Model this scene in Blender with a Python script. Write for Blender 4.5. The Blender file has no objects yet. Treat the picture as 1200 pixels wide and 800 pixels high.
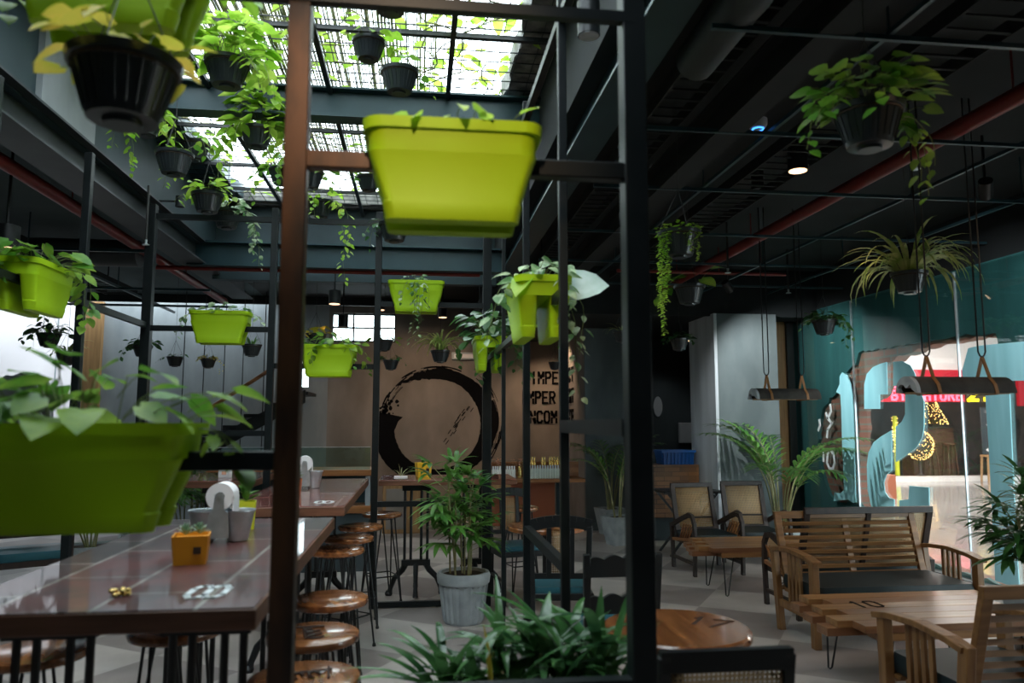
import bpy, bmesh, math, random
from mathutils import Vector as V, Matrix as Mx, geometry as G
PI=math.pi; R=math.radians
C=bpy.context.scene.collection
# ------------------------------------------------------------------ camera, sky, lights, exposure
HC=1.55; F=890.0; YAW=math.atan(110/890); PIT=math.atan(95/890)
fw=V((math.sin(YAW)*math.cos(PIT),math.cos(YAW)*math.cos(PIT),math.sin(PIT)))
rt=V((math.cos(YAW),-math.sin(YAW),0)); up=rt.cross(fw)
cd=bpy.data.cameras.new('camera'); cam=bpy.data.objects.new('camera',cd); C.objects.link(cam)
cam.location=(0,0,HC)
cam.rotation_euler=Mx((rt,up,-fw)).transposed().to_euler()
cd.sensor_width=36; cd.lens=F/1200*36; cd.clip_start=.05; cd.clip_end=200
cd.dof.use_dof=True; cd.dof.focus_distance=7.5; cd.dof.aperture_fstop=2.2
bpy.context.scene.camera=cam
vs=bpy.context.scene.view_settings
vs.view_transform='Standard'; vs.look='None'; vs.gamma=1; vs.use_curve_mapping=False; vs.exposure=0.0
W=bpy.data.worlds.new('sky'); bpy.context.scene.world=W; W.use_nodes=True
bg=W.node_tree.nodes['Background']; bg.inputs[0].default_value=(.80,.93,1,1); bg.inputs[1].default_value=8.0
def area(name,loc,rot,sx,sy,power,col,portal=False):
    l=bpy.data.lights.new(name,'AREA'); l.shape='RECTANGLE'; l.size=sx; l.size_y=sy; l.energy=power; l.color=col
    if portal: l.cycles.is_portal=True
    o=bpy.data.objects.new(name,l); o.location=loc; o.rotation_euler=rot; C.objects.link(o); return o
area('skylight_portal',(-.7,5.6,4.9),(0,0,0),4.4,8.6,10,(1,1,1),True)
area('rear_slot_portal',(-4.6,12.7,3.8),(0,0,0),6,.9,10,(1,1,1),True)
area('left_opening_portal',(-6.9,12.9,1.8),(-PI/2,0,PI),3.0,3.4,10,(1,1,1),True)
def spot(name,loc,tgt,power,col,ang=70,blend=.6,size=.04):
    l=bpy.data.lights.new(name,'SPOT'); l.energy=power; l.color=col; l.spot_size=R(ang); l.spot_blend=blend; l.shadow_soft_size=size
    o=bpy.data.objects.new(name,l); o.location=loc
    o.rotation_euler=(V(tgt)-V(loc)).to_track_quat('-Z','Y').to_euler(); C.objects.link(o); return o
WARM=(1,.70,.45)
# mall corridor ceiling lights
for yy in (5.5,9.5,13.5,17.2): area('corridor_light',(10.5,yy,3.86),(0,0,0),6,.5,420,(1,.9,.84))
# ------------------------------------------------------------------ helpers
def at(x,y,Y):
    d=fw*F+rt*(x-600)+up*(400-y); d=d*(Y/d.y); return V((0,0,HC))+d
def atX(x,y,X):
    d=fw*F+rt*(x-600)+up*(400-y); d=d*(X/d.x); return V((0,0,HC))+d
def atz(x,y,z):
    d=fw*F+rt*(x-600)+up*(400-y); d=d*((z-HC)/d.z); return V((0,0,HC))+d
rnd=random.Random(7)
class MB:
    def __init__(s): s.v=[]; s.f=[]
    def face(s,pts):
        n=len(s.v); s.v+= [V(p) for p in pts]; s.f.append(tuple(range(n,n+len(pts))))
    def add(s,o,m=None):
        n=len(s.v); s.v+=[(m@p if m else p.copy()) for p in o.v]; s.f+=[tuple(i+n for i in f) for f in o.f]; return s
    def box(s,x0,x1,y0,y1,z0,z1,m=None):
        n=len(s.v); ps=[V((x,y,z)) for x in (x0,x1) for y in (y0,y1) for z in (z0,z1)]
        if m: ps=[m@p for p in ps]
        s.v+=ps; s.f+=[tuple(n+i for i in q) for q in ((0,1,3,2),(4,6,7,5),(0,4,5,1),(2,3,7,6),(0,2,6,4),(1,5,7,3))]; return s
    def bar(s,p,q,w,h=None,upv=(0,0,1)):
        h=h or w; p=V(p);q=V(q); d=(q-p); L=d.length
        if L<1e-6: return s
        d/=L; u=V(upv)
        if abs(d.dot(u))>.98: u=V((0,1,0))
        a=d.cross(u).normalized(); b=a.cross(d).normalized(); n=len(s.v)
        for e in (p,q):
            for (i,j) in ((-1,-1),(1,-1),(1,1),(-1,1)): s.v.append(e+a*(i*w/2)+b*(j*h/2))
        s.f+=[(n+3,n+2,n+1,n),(n+4,n+5,n+6,n+7)]+[(n+i,n+(i+1)%4,n+4+(i+1)%4,n+4+i) for i in range(4)]; return s
    def tube(s,pts,r,n=7,closed=False,cap=True):
        pts=[V(p) for p in pts]; N=len(pts); rs=r if isinstance(r,(list,tuple)) else [r]*N; base=len(s.v); a=None
        for i,p in enumerate(pts):
            if closed: d=pts[(i+1)%N]-pts[i-1]
            else: d=pts[min(i+1,N-1)]-pts[max(i-1,0)]
            d=d.normalized() if d.length>1e-9 else V((0,0,1))
            if a is None:
                a=d.cross(V((0,0,1)) if abs(d.z)<.9 else V((1,0,0))).normalized()
            else:
                a=(a-d*a.dot(d)); a=a.normalized() if a.length>1e-6 else d.orthogonal().normalized()
            b=d.cross(a)
            for k in range(n):
                t=2*PI*k/n; s.v.append(p+(a*math.cos(t)+b*math.sin(t))*rs[i])
        M=N if closed else N-1
        for i in range(M):
            for k in range(n):
                j=(i+1)%N; s.f.append((base+i*n+k,base+i*n+(k+1)%n,base+j*n+(k+1)%n,base+j*n+k))
        if cap and not closed:
            s.f.append(tuple(base+k for k in reversed(range(n)))); s.f.append(tuple(base+(N-1)*n+k for k in range(n)))
        return s
    def lathe(s,prof,n=24,c=(0,0,0),rib=None):
        c=V(c); base=len(s.v)
        for (r,z) in prof:
            for k in range(n):
                t=2*PI*k/n; rr=max(r,1e-4)*(1+(rib if rib and k%2 else 0)); s.v.append(c+V((rr*math.cos(t),rr*math.sin(t),z)))
        for i in range(len(prof)-1):
            for k in range(n): s.f.append((base+i*n+k,base+i*n+(k+1)%n,base+(i+1)*n+(k+1)%n,base+(i+1)*n+k))
        s.f.append(tuple(base+k for k in reversed(range(n)))); s.f.append(tuple(base+(len(prof)-1)*n+k for k in range(n)))
        return s
    def loft(s,loops,cap=True):
        n=len(loops[0]); base=len(s.v)
        for l in loops: s.v+=[V(p) for p in l]
        for i in range(len(loops)-1):
            for k in range(n): s.f.append((base+i*n+k,base+i*n+(k+1)%n,base+(i+1)*n+(k+1)%n,base+(i+1)*n+k))
        if cap: s.f.append(tuple(base+k for k in reversed(range(n)))); s.f.append(tuple(base+(len(loops)-1)*n+k for k in range(n)))
        return s
    def prism(s,outer,fn,t0,t1,holes=()):
        """outer/holes: 2-d outlines; fn(u,v,t)->3-d"""
        loops=[list(outer)]+[list(h) for h in holes]
        tri=G.tessellate_polygon([[V((p[0],p[1],0)) for p in l] for l in loops])
        flat=[p for l in loops for p in l]; n=len(s.v); N=len(flat)
        for t in (t0,t1): s.v+=[V(fn(p[0],p[1],t)) for p in flat]
        for a,b,c in tri: s.f.append((n+a,n+b,n+c)); s.f.append((n+N+c,n+N+b,n+N+a))
        o=0
        for l in loops:
            m=len(l)
            for k in range(m): s.f.append((n+o+k,n+o+(k+1)%m,n+N+o+(k+1)%m,n+N+o+k))
            o+=m
        return s
    def build(s,name,mat,parent=None,loc=None,rz=0,bevel=0,smooth=True,fix=True):
        me=bpy.data.meshes.new(name); me.from_pydata([tuple(p) for p in s.v],[],s.f)
        if fix:
            b=bmesh.new(); b.from_mesh(me); bmesh.ops.recalc_face_normals(b,faces=b.faces); b.to_mesh(me); b.free()
        me.materials.append(mat)
        if smooth: me.shade_smooth(); me.set_sharp_from_angle(angle=R(38))
        o=bpy.data.objects.new(name,me); C.objects.link(o)
        if parent: o.parent=parent
        if loc is not None: o.location=loc; o.rotation_euler=(0,0,rz)
        if bevel:
            md=o.modifiers.new('bevel','BEVEL'); md.width=bevel; md.segments=2; md.limit_method='ANGLE'; md.harden_normals=False
        return o
def tag(o,label=None,cat=None,group=None,kind=None):
    if label: o['label']=label
    if cat: o['category']=cat
    if group: o['group']=group
    if kind: o['kind']=kind
    return o
def thing(name,label,cat,loc=(0,0,0),rz=0,group=None,scale=1):
    o=bpy.data.objects.new(name,None); C.objects.link(o); o.empty_display_size=.1
    o.location=loc; o.rotation_euler=(0,0,rz); o.scale=(scale,)*3; return tag(o,label,cat,group)
def struct(name,mb,m,**k): return tag(mb.build(name,m,**k),kind='structure')
def copy_tree(o,parent=None):
    c=o.copy(); C.objects.link(c)
    if parent: c.parent=parent
    for ch in [x for x in bpy.data.objects if x.parent==o and x is not c]:
        copy_tree(ch,c)
    return c
def dup(o,loc,rz,label,group=None):
    c=copy_tree(o); c.location=loc; c.rotation_euler=(0,0,rz); c['label']=label
    if group: c['group']=group
    return c
# ------------------------------------------------------------------ materials
def mat(name,col,rough=.6,metal=0,col2=None,scale=6,stretch=(1,1,1),detail=4,bump=0,spec=None,trans=0,emit=None,estr=0,contrast=(.35,.65),coat=0,bscale=None):
    m=bpy.data.materials.new(name); m.use_nodes=True; nt=m.node_tree; N=nt.nodes; b=N['Principled BSDF']
    b.inputs['Base Color'].default_value=(*col,1); b.inputs['Roughness'].default_value=rough; b.inputs['Metallic'].default_value=metal
    if spec is not None: b.inputs['Specular IOR Level'].default_value=spec
    if coat: b.inputs['Coat Weight'].default_value=coat; b.inputs['Coat Roughness'].default_value=.08
    if emit: b.inputs['Emission Color'].default_value=(*emit,1); b.inputs['Emission Strength'].default_value=estr
    tc=N.new('ShaderNodeTexCoord'); mp=N.new('ShaderNodeMapping'); mp.inputs['Scale'].default_value=stretch
    nt.links.new(tc.outputs['Object'],mp.inputs[0])
    nz=N.new('ShaderNodeTexNoise'); nz.inputs['Scale'].default_value=scale; nz.inputs['Detail'].default_value=detail
    nt.links.new(mp.outputs[0],nz.inputs['Vector'])
    if col2:
        cr=N.new('ShaderNodeValToRGB'); cr.color_ramp.elements[0].position=contrast[0]; cr.color_ramp.elements[1].position=contrast[1]
        cr.color_ramp.elements[0].color=(*col,1); cr.color_ramp.elements[1].color=(*col2,1)
        nt.links.new(nz.outputs['Fac'],cr.inputs[0]); nt.links.new(cr.outputs[0],b.inputs['Base Color'])
        last=cr.outputs[0]
    else: last=None
    if bump:
        bp=N.new('ShaderNodeBump'); bp.inputs['Strength'].default_value=bump; bp.inputs['Distance'].default_value=.01
        nt.links.new(nz.outputs['Fac'],bp.inputs['Height']); nt.links.new(bp.outputs[0],b.inputs['Normal'])
    if trans:
        tr=N.new('ShaderNodeBsdfTranslucent'); mx=N.new('ShaderNodeMixShader'); mx.inputs[0].default_value=trans
        tr.inputs[0].default_value=(*[min(1,c*1.6) for c in col],1)
        if last:
            g=N.new('ShaderNodeGamma'); g.inputs[1].default_value=.78; nt.links.new(last,g.inputs[0]); nt.links.new(g.outputs[0],tr.inputs[0])
        nt.links.new(b.outputs[0],mx.inputs[1]); nt.links.new(tr.outputs[0],mx.inputs[2]); nt.links.new(mx.outputs[0],N['Material Output'].inputs[0])
    return m
def woodmat(name,c1,c2,rough=.35,axis=0,sc=3.0,coat=0):
    st=[14,14,14]; st[axis]=1.0
    return mat(name,c1,rough,col2=c2,scale=sc,stretch=tuple(st),detail=6,bump=.12,contrast=(.35,.68),coat=coat)
def emis(name,col,s):
    return mat(name,col,.5,emit=col,estr=s)
def glassmat(name,tint=(.9,.97,.95),op=.1,rough=.02):
    m=bpy.data.materials.new(name); m.use_nodes=True; nt=m.node_tree; N=nt.nodes
    for n in list(N): N.remove(n)
    o=N.new('ShaderNodeOutputMaterial'); t=N.new('ShaderNodeBsdfTransparent'); t.inputs[0].default_value=(*tint,1)
    g=N.new('ShaderNodeBsdfGlossy'); g.inputs['Roughness'].default_value=rough; mx=N.new('ShaderNodeMixShader')
    fr=N.new('ShaderNodeFresnel'); fr.inputs[0].default_value=1.45
    ma=N.new('ShaderNodeMath'); ma.operation='MULTIPLY'; ma.inputs[1].default_value=op*10
    nt.links.new(fr.outputs[0],ma.inputs[0]); nt.links.new(ma.outputs[0],mx.inputs[0])
    nt.links.new(t.outputs[0],mx.inputs[1]); nt.links.new(g.outputs[0],mx.inputs[2]); nt.links.new(mx.outputs[0],o.inputs[0]); return m
def brickmat(name,c1,c2,mortar,scale,w=.5,h=.25,msize=.02,rough=.8,rot=(0,0,0),bump=.3,mix=None,coat=0,off=.5,noise=6,extra=None):
    m=bpy.data.materials.new(name); m.use_nodes=True; nt=m.node_tree; N=nt.nodes; b=N['Principled BSDF']
    tc=N.new('ShaderNodeTexCoord'); mp=N.new('ShaderNodeMapping'); mp.inputs['Rotation'].default_value=rot
    nt.links.new(tc.outputs['Object'],mp.inputs[0])
    br=N.new('ShaderNodeTexBrick'); br.inputs['Color1'].default_value=(*c1,1); br.inputs['Color2'].default_value=(*c2,1); br.inputs['Mortar'].default_value=(*mortar,1)
    br.inputs['Scale'].default_value=scale; br.inputs['Brick Width'].default_value=w; br.inputs['Row Height'].default_value=h; br.inputs['Mortar Size'].default_value=msize
    br.offset=off
    nt.links.new(mp.outputs[0],br.inputs['Vector'])
    nz=N.new('ShaderNodeTexNoise'); nz.inputs['Scale'].default_value=noise; nz.inputs['Detail'].default_value=6
    nt.links.new(mp.outputs[0],nz.inputs['Vector'])
    cr=N.new('ShaderNodeValToRGB'); cr.color_ramp.elements[0].position=.42; cr.color_ramp.elements[1].position=.68
    cr.color_ramp.elements[0].color=(0,0,0,1); cr.color_ramp.elements[1].color=(1,1,1,1); nt.links.new(nz.outputs['Fac'],cr.inputs[0])
    mi=N.new('ShaderNodeMix'); mi.data_type='RGBA'; mi.inputs['B'].default_value=(*(mix or mortar),1)
    ml=N.new('ShaderNodeMath'); ml.operation='MULTIPLY'; ml.inputs[1].default_value=.7; nt.links.new(cr.outputs[0],ml.inputs[0])
    nt.links.new(ml.outputs[0],mi.inputs['Factor']); nt.links.new(br.outputs['Color'],mi.inputs['A']); nt.links.new(mi.outputs['Result'],b.inputs['Base Color'])
    b.inputs['Roughness'].default_value=rough
    if coat: b.inputs['Coat Weight'].default_value=coat; b.inputs['Coat Roughness'].default_value=.04
    if bump:
        bp=N.new('ShaderNodeBump'); bp.inputs['Strength'].default_value=bump; bp.inputs['Distance'].default_value=.01
        nt.links.new(br.outputs['Fac'],bp.inputs['Height']); bp.invert=True; nt.links.new(bp.outputs[0],b.inputs['Normal'])
    return m
def canemat(name,col):
    m=bpy.data.materials.new(name); m.use_nodes=True; nt=m.node_tree; N=nt.nodes; b=N['Principled BSDF']; b.inputs['Base Color'].default_value=(*col,1)
    tc=N.new('ShaderNodeTexCoord'); sp=N.new('ShaderNodeSeparateXYZ'); nt.links.new(tc.outputs['Object'],sp.inputs[0])
    ms=[]
    for ax in ('X','Z'):
        a=N.new('ShaderNodeMath'); a.operation='MULTIPLY'; a.inputs[1].default_value=70; nt.links.new(sp.outputs[ax],a.inputs[0])
        f=N.new('ShaderNodeMath'); f.operation='FRACT'; nt.links.new(a.outputs[0],f.inputs[0])
        g=N.new('ShaderNodeMath'); g.operation='GREATER_THAN'; g.inputs[1].default_value=.45; nt.links.new(f.outputs[0],g.inputs[0]); ms.append(g)
    mn=N.new('ShaderNodeMath'); mn.operation='MULTIPLY'; nt.links.new(ms[0].outputs[0],mn.inputs[0]); nt.links.new(ms[1].outputs[0],mn.inputs[1])
    iv=N.new('ShaderNodeMath'); iv.operation='SUBTRACT'; iv.inputs[0].default_value=1; nt.links.new(mn.outputs[0],iv.inputs[1])
    nt.links.new(iv.outputs[0],b.inputs['Alpha']); b.inputs['Roughness'].default_value=.6
    return m
M={}
M['black']=mat('black_steel',(.012,.014,.015),.38,spec=.4)
M['blacktube']=mat('black_painted_tube',(.006,.009,.010),.4,.0,col2=(.010,.013,.014),scale=9,spec=.25)
M['lamplit_tube']=mat('painted_lamplit_tube',(.085,.036,.015),.42,.3,col2=(.012,.008,.006),scale=7,stretch=(1,1,.35),contrast=(.38,.6))  # brown-black tube with warm lamplight painted into the mottled colour
M['teal_steel']=mat('teal_grey_steel',(.012,.038,.048),.42,.1,col2=(.018,.05,.062),scale=3)
M['soffit']=mat('dark_ceiling',(.005,.007,.008),.85,col2=(.009,.012,.014),scale=2)
M['slab']=mat('teal_grey_slab',(.035,.06,.065),.85,col2=(.055,.085,.09),scale=1.6)
M['concrete']=mat('brown_concrete',(.17,.145,.125),.85,col2=(.26,.225,.2),scale=1.6,stretch=(1.2,1,.6),detail=8,bump=.06)
M['concrete_grey']=mat('grey_concrete',(.22,.24,.25),.85,col2=(.32,.34,.35),scale=2,stretch=(1.2,1,.5),detail=8,bump=.06)
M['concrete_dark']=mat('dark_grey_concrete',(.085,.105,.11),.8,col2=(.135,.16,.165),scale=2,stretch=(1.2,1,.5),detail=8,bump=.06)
M['pillar_skylit']=mat('skylit_concrete',(.46,.49,.52),.75,col2=(.62,.66,.69),scale=2.5,stretch=(2,2,.3),detail=8)
M['rock']=mat('rough_broken_concrete',(.10,.10,.095),.95,col2=(.30,.29,.27),scale=9,detail=10,bump=1)
M['wall_dark']=mat('dark_recess',(.04,.055,.06),.8,col2=(.055,.072,.08),scale=2)
M['wall_teal_dark']=mat('dark_teal_cladding',(.02,.04,.048),.6,col2=(.03,.055,.065),scale=2)
M['teal_wall']=mat('teal_plaster',(.018,.095,.10),.75,col2=(.034,.15,.155),scale=2.2,stretch=(1,3,.4),detail=9,bump=.05,contrast=(.3,.7))
M['brick']=brickmat('exposed_brick',(.22,.07,.045),(.30,.13,.09),(.17,.16,.13),1,w=.24,h=.085,msize=.012,rot=(PI/2,PI/2,0),mix=(.16,.15,.12),noise=3)
M['woodbrick']=brickmat('wood_blocks',(.30,.13,.05),(.10,.045,.02),(.02,.01,.008),1,w=.22,h=.06,msize=.004,rot=(PI/2,0,0),mix=(.2,.09,.03),noise=3,rough=.5)
M['lightblue']=mat('light_blue_paint',(.28,.62,.70),.6,col2=(.36,.72,.80),scale=2,stretch=(1,4,.5),detail=6)
M['white_mark']=mat('white_paint',(.75,.8,.82),.5)
M['green']=mat('lime_plastic',(.33,.54,.004),.5,col2=(.37,.58,.008),scale=2,spec=.3)
M['pot']=mat('dark_plastic_pot',(.018,.023,.026),.28,spec=.6)
M['pot_in']=mat('potting_soil',(.03,.02,.013),.95,col2=(.06,.04,.025),scale=60,bump=.6)
M['pot_grey']=mat('grey_cement_pot',(.27,.30,.31),.8,col2=(.40,.43,.44),scale=7,detail=8,bump=.15)
M['leaf']=mat('pothos_leaf',(.06,.20,.012),.42,col2=(.34,.50,.05),scale=5,trans=.38,contrast=(.42,.72))
M['leaf_lime']=mat('lime_leaf',(.18,.42,.015),.42,col2=(.50,.68,.08),scale=6,trans=.5,contrast=(.4,.7))
M['leaf_dark']=mat('dark_leaf',(.02,.085,.018),.3,col2=(.05,.17,.04),scale=5,trans=.25)
M['leaf_yellow']=mat('yellow_leaf',(.42,.40,.02),.4,col2=(.70,.45,.05),scale=7,trans=.45)
M['leaf_palm']=mat('palm_leaf',(.035,.14,.02),.35,col2=(.13,.30,.05),scale=4,trans=.3)
M['leaf_spider']=mat('spider_leaf',(.16,.30,.03),.4,col2=(.58,.62,.22),scale=9,trans=.35)
M['leaf_ivy']=mat('variegated_leaf',(.08,.2,.06),.4,col2=(.55,.68,.42),scale=10,trans=.35,contrast=(.45,.6))
M['leaf_pale']=mat('pale_leaf_back',(.5,.62,.58),.4,col2=(.30,.45,.36),scale=9,trans=.2)
M['succulent']=mat('succulent_leaf',(.25,.38,.26),.45,col2=(.42,.52,.40),scale=12)
M['leaf_wide']=mat('broad_strap_leaf',(.018,.075,.022),.26,col2=(.07,.19,.05),scale=5,trans=.2,spec=.6)
M['stem']=mat('plant_stem',(.12,.16,.04),.5)
M['cane']=mat('cane_stem',(.28,.25,.12),.6,col2=(.18,.2,.08),scale=12)
M['stool']=woodmat('varnished_stool_wood',(.15,.052,.018),(.36,.135,.045),.22,1,2.2,coat=.6)
M['teak']=woodmat('teak',(.15,.065,.02),(.25,.12,.04),.4,0,2.2)
M['teakz']=woodmat('teak_upright',(.15,.065,.02),(.25,.12,.04),.4,2,2.2)
M['plank']=woodmat('coffee_table_plank',(.20,.09,.032),(.34,.17,.065),.3,0,2)
M['plank_dark']=woodmat('coffee_table_plank_dark',(.17,.07,.032),(.25,.115,.05),.3,0,2)
M['darkwood']=woodmat('dark_wood',(.014,.008,.006),(.035,.018,.013),.5,2,2)
M['counter']=woodmat('counter_wood',(.20,.075,.025),(.34,.14,.05),.35,0,2)
M['board']=woodmat('timber_board',(.24,.13,.05),(.36,.2,.08),.5,2,2)
M['edge']=mat('table_edge_wood',(.11,.045,.025),.4,col2=(.20,.085,.05),scale=3,stretch=(1,3,10),detail=6)
M['tabledark']=brickmat('resin_dark_timber',(.10,.022,.02),(.022,.016,.014),(.26,.23,.2),1,w=.52,h=.27,msize=.007,rough=.45,rot=(0,0,PI/2),bump=.05,mix=(.012,.011,.011),coat=.45,noise=7)
M['tablered']=brickmat('resin_red_timber',(.26,.055,.035),(.15,.035,.028),(.42,.24,.18),1,w=.55,h=.3,msize=.008,rough=.3,rot=(0,0,PI/2),bump=0,mix=(.12,.05,.045),coat=1,noise=6)
M['cushion']=mat('teal_black_leather',(.007,.014,.017),.5,col2=(.010,.020,.023),scale=5,spec=.3)
M['cushion_teal']=mat('teal_leather',(.02,.10,.13),.35)
M['canedark']=canemat('cane_weave',(.42,.27,.13))
M['steel']=mat('galvanised_steel',(.42,.46,.49),.38,.75,col2=(.58,.62,.65),scale=14)
M['paper']=mat('white_paper',(.82,.80,.82),.8)
M['orange']=mat('orange_glazed_box',(.62,.24,.01),.4)
M['yellow']=mat('yellow_glazed_box',(.72,.42,.02),.4)
M['lime']=mat('lime_box',(.55,.6,.03),.4)
M['terracotta']=mat('terracotta',(.36,.10,.04),.6)
M['paint_black']=mat('black_ink_paint',(.005,.005,.006),.95,spec=.1)
M['burn']=mat('burnt_mark',(.03,.012,.006),.6)
M['glass']=glassmat('window_glass',(.95,.98,.97),.03)
M['counter_glass']=glassmat('counter_glass',(.72,.86,.82),.12)
M['mural_edge']=M['rock']
M['red']=mat('red_fire_pipe',(.17,.010,.007),.5)
M['galv']=mat('grey_duct',(.03,.036,.04),.5,.3,col2=(.045,.052,.056),scale=3)
M['wire']=mat('hanger_wire',(.05,.05,.05),.5,.4)
M['lamp_on']=emis('lit_lamp',(1,.62,.34),3.2)
M['lamp_soft']=emis('lit_lamp_soft',(1,.60,.36),2.4)
M['neon_red']=emis('red_neon',(1,.12,.2),3.0)
M['sign_red']=emis('lit_red_panel',(.45,.004,.02),.35)
M['neon_yellow']=emis('yellow_neon',(1,.8,.02),2.2)
M['fairy']=emis('fairy_light',(1,.62,.2),5)
M['blue_led']=emis('blue_led',(.05,.3,1),3)
M['tile']=mat('old_roof_tile',(.022,.018,.015),.9,col2=(.05,.043,.036),scale=8,bump=.4,detail=8)
M['tile_end']=mat('cement_tile_end',(.28,.31,.34),.85,col2=(.4,.43,.46),scale=12,bump=.3)
M['leather']=mat('tan_leather_strap',(.26,.11,.03),.55)
M['bluecrate']=mat('blue_plastic',(.01,.09,.32),.4)
M['panelbox']=mat('painted_metal_box',(.45,.48,.5),.5)
M['mallfloor']=mat('polished_mall_floor',(.34,.33,.32),.12,col2=(.42,.41,.4),scale=1.2)
M['mallwhite']=mat('mall_white',(.8,.76,.74),.7)
M['outer']=mat('white_cladding',(.30,.275,.28),.8,col2=(.34,.315,.32),scale=1)
M['shopdark']=mat('shop_interior',(.03,.026,.024),.6,col2=(.06,.045,.04),scale=3)
M['shopwood']=woodmat('shop_wood',(.07,.035,.02),(.12,.06,.035),.5,2,2)
M['blond']=mat('blond_wood',(.45,.28,.14),.5)
M['chalk']=mat('chalkboard',(.035,.05,.06),.5)
M['gold']=mat('gold_cap',(.75,.52,.18),.25,.9)
M['bottle']=mat('pale_bottle',(.55,.60,.55),.12,col2=(.62,.66,.6),scale=8)
M['bottle_white']=mat('white_bottle',(.8,.78,.74),.3)
M['flowerp']=mat('peach_flower',(.8,.42,.28),.6)
M['flowery']=mat('yellow_flower',(.85,.62,.12),.6,trans=.3)
def floormat():
    m=bpy.data.materials.new('floor_tiles'); m.use_nodes=True; nt=m.node_tree; N=nt.nodes; b=N['Principled BSDF']
    tc=N.new('ShaderNodeTexCoord'); mp=N.new('ShaderNodeMapping'); mp.inputs['Rotation'].default_value=(0,0,R(33)); mp.inputs['Scale'].default_value=(1,1,1)
    nt.links.new(tc.outputs['Object'],mp.inputs[0])
    ck=N.new('ShaderNodeTexChecker'); ck.inputs['Scale'].default_value=1.35; ck.inputs['Color1'].default_value=(.50,.45,.42,1); ck.inputs['Color2'].default_value=(.29,.25,.235,1)
    nt.links.new(mp.outputs[0],ck.inputs['Vector'])
    nz=N.new('ShaderNodeTexNoise'); nz.inputs['Scale'].default_value=1.5; nz.inputs['Detail'].default_value=9; nt.links.new(tc.outputs['Object'],nz.inputs['Vector'])
    mi=N.new('ShaderNodeMix'); mi.data_type='RGBA'; mi.blend_type='MULTIPLY'; mi.inputs['Factor'].default_value=.75
    cr=N.new('ShaderNodeValToRGB'); cr.color_ramp.elements[0].color=(.45,.44,.43,1); cr.color_ramp.elements[1].color=(1.0,1.0,1.0,1); cr.color_ramp.elements[0].position=.3; cr.color_ramp.elements[1].position=.65
    nt.links.new(nz.outputs['Fac'],cr.inputs[0]); nt.links.new(ck.outputs['Color'],mi.inputs['A']); nt.links.new(cr.outputs[0],mi.inputs['B'])
    # grey cement strips outside the terrazzo carpet
    nt.links.new(mi.outputs['Result'],b.inputs['Base Color']); b.inputs['Roughness'].default_value=.38
    return m
M['floor']=floormat()
# ------------------------------------------------------------------ stroke lettering
GL={'I':'20-26','M':'00-06 06-23 23-46 46-40','P':'00-06 06-36 36-45 45-44 44-33 33-03','E':'00-06 06-46 03-33 00-40','R':'00-06 06-36 36-45 45-44 44-33 33-03 23-40',
'F':'00-06 06-46 03-33','C':'45-36 36-16 16-05 05-01 01-10 10-30 30-41','T':'20-26 06-46','A':'00-05 05-16 16-36 36-45 45-40 03-43','N':'00-06 06-40 40-46',
'O':'01-05 05-16 16-36 36-45 45-41 41-30 30-10 10-01','L':'06-00 00-40','B':'00-06 06-36 36-45 45-44 44-33 33-03 33-42 42-41 41-30 30-00','Y':'06-23 46-23 23-20',
'U':'06-01 01-10 10-30 30-41 41-46','W':'06-10 10-23 23-30 30-46','1':'20-26 26-15','2':'05-16 16-36 36-45 45-44 44-00 00-40','0':'01-05 05-16 16-36 36-45 45-41 41-30 30-10 10-01',
'8':'10-30 30-41 41-42 42-33 33-13 13-04 04-05 05-16 16-36 36-45 45-44 44-33 13-02 02-01 01-10','4':'36-02 02-42 30-33','7':'06-46 46-10','.':'20-21','/':'00-46'}
def glyph(mb,ch,o,u,v,w,h,sw,t,stencil=0):
    o=V(o);u=V(u);v=V(v);n=u.cross(v)
    for k,s in enumerate(GL[ch].split()):
        a=o+u*(int(s[0])/4*w)+v*(int(s[1])/6*h); b=o+u*(int(s[3])/4*w)+v*(int(s[4])/6*h)
        d=(b-a).normalized(); e=sw*.42
        L=(b-a).length
        if stencil and L>h*.8:
            c=a+(b-a)*(.52-stencil); c2=a+(b-a)*(.52+stencil)
            mb.bar(a-d*e,c,sw,t,n); mb.bar(c2,b+d*e,sw,t,n)
        else: mb.bar(a-d*e,b+d*e,sw,t,n)
def text(mb,s,o,u,v,h,adv,w,sw,t,stencil=0):
    o=V(o)
    for i,ch in enumerate(s):
        if ch!=' ': glyph(mb,ch,o+V(u)*(adv*i),u,v,w,h,sw,t,stencil)
# ------------------------------------------------------------------ foliage
def leaf(mb,p,d,L,Wd,shape='heart',droop=.25,fold=.12,rows=5,twist=0):
    p=V(p); d=V(d).normalized(); s=d.cross(V((0,0,1)))
    if s.length<.2: s=V((math.cos(twist*7),math.sin(twist*7),0))
    s.normalize(); s=Mx.Rotation(twist,3,d)@s; nrm=s.cross(d).normalized()
    n=len(mb.v); prof={'heart':(.35,1.,.92,.62,.0),'strap':(.5,.9,1,.8,.0),'oval':(.1,.75,1,.75,.0)}[shape]
    for i in range(rows):
        t=i/(rows-1); c=p+d*L*t+V((0,0,-1))*droop*L*t*t; w=prof[i]*Wd/2 if rows==5 else Wd/2*math.sin(PI*min(.999,max(.06,t*.92+.08)))**.6*(1 if t<.999 else .05)
        b=-.12*L if (shape=='heart' and i==0) else 0
        mb.v+=[c+s*w+nrm*fold*w+d*b, c, c-s*w+nrm*fold*w+d*b]
    for i in range(rows-1):
        a=n+i*3; mb.f+=[(a,a+1,a+4,a+3),(a+1,a+2,a+5,a+4)]
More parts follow.
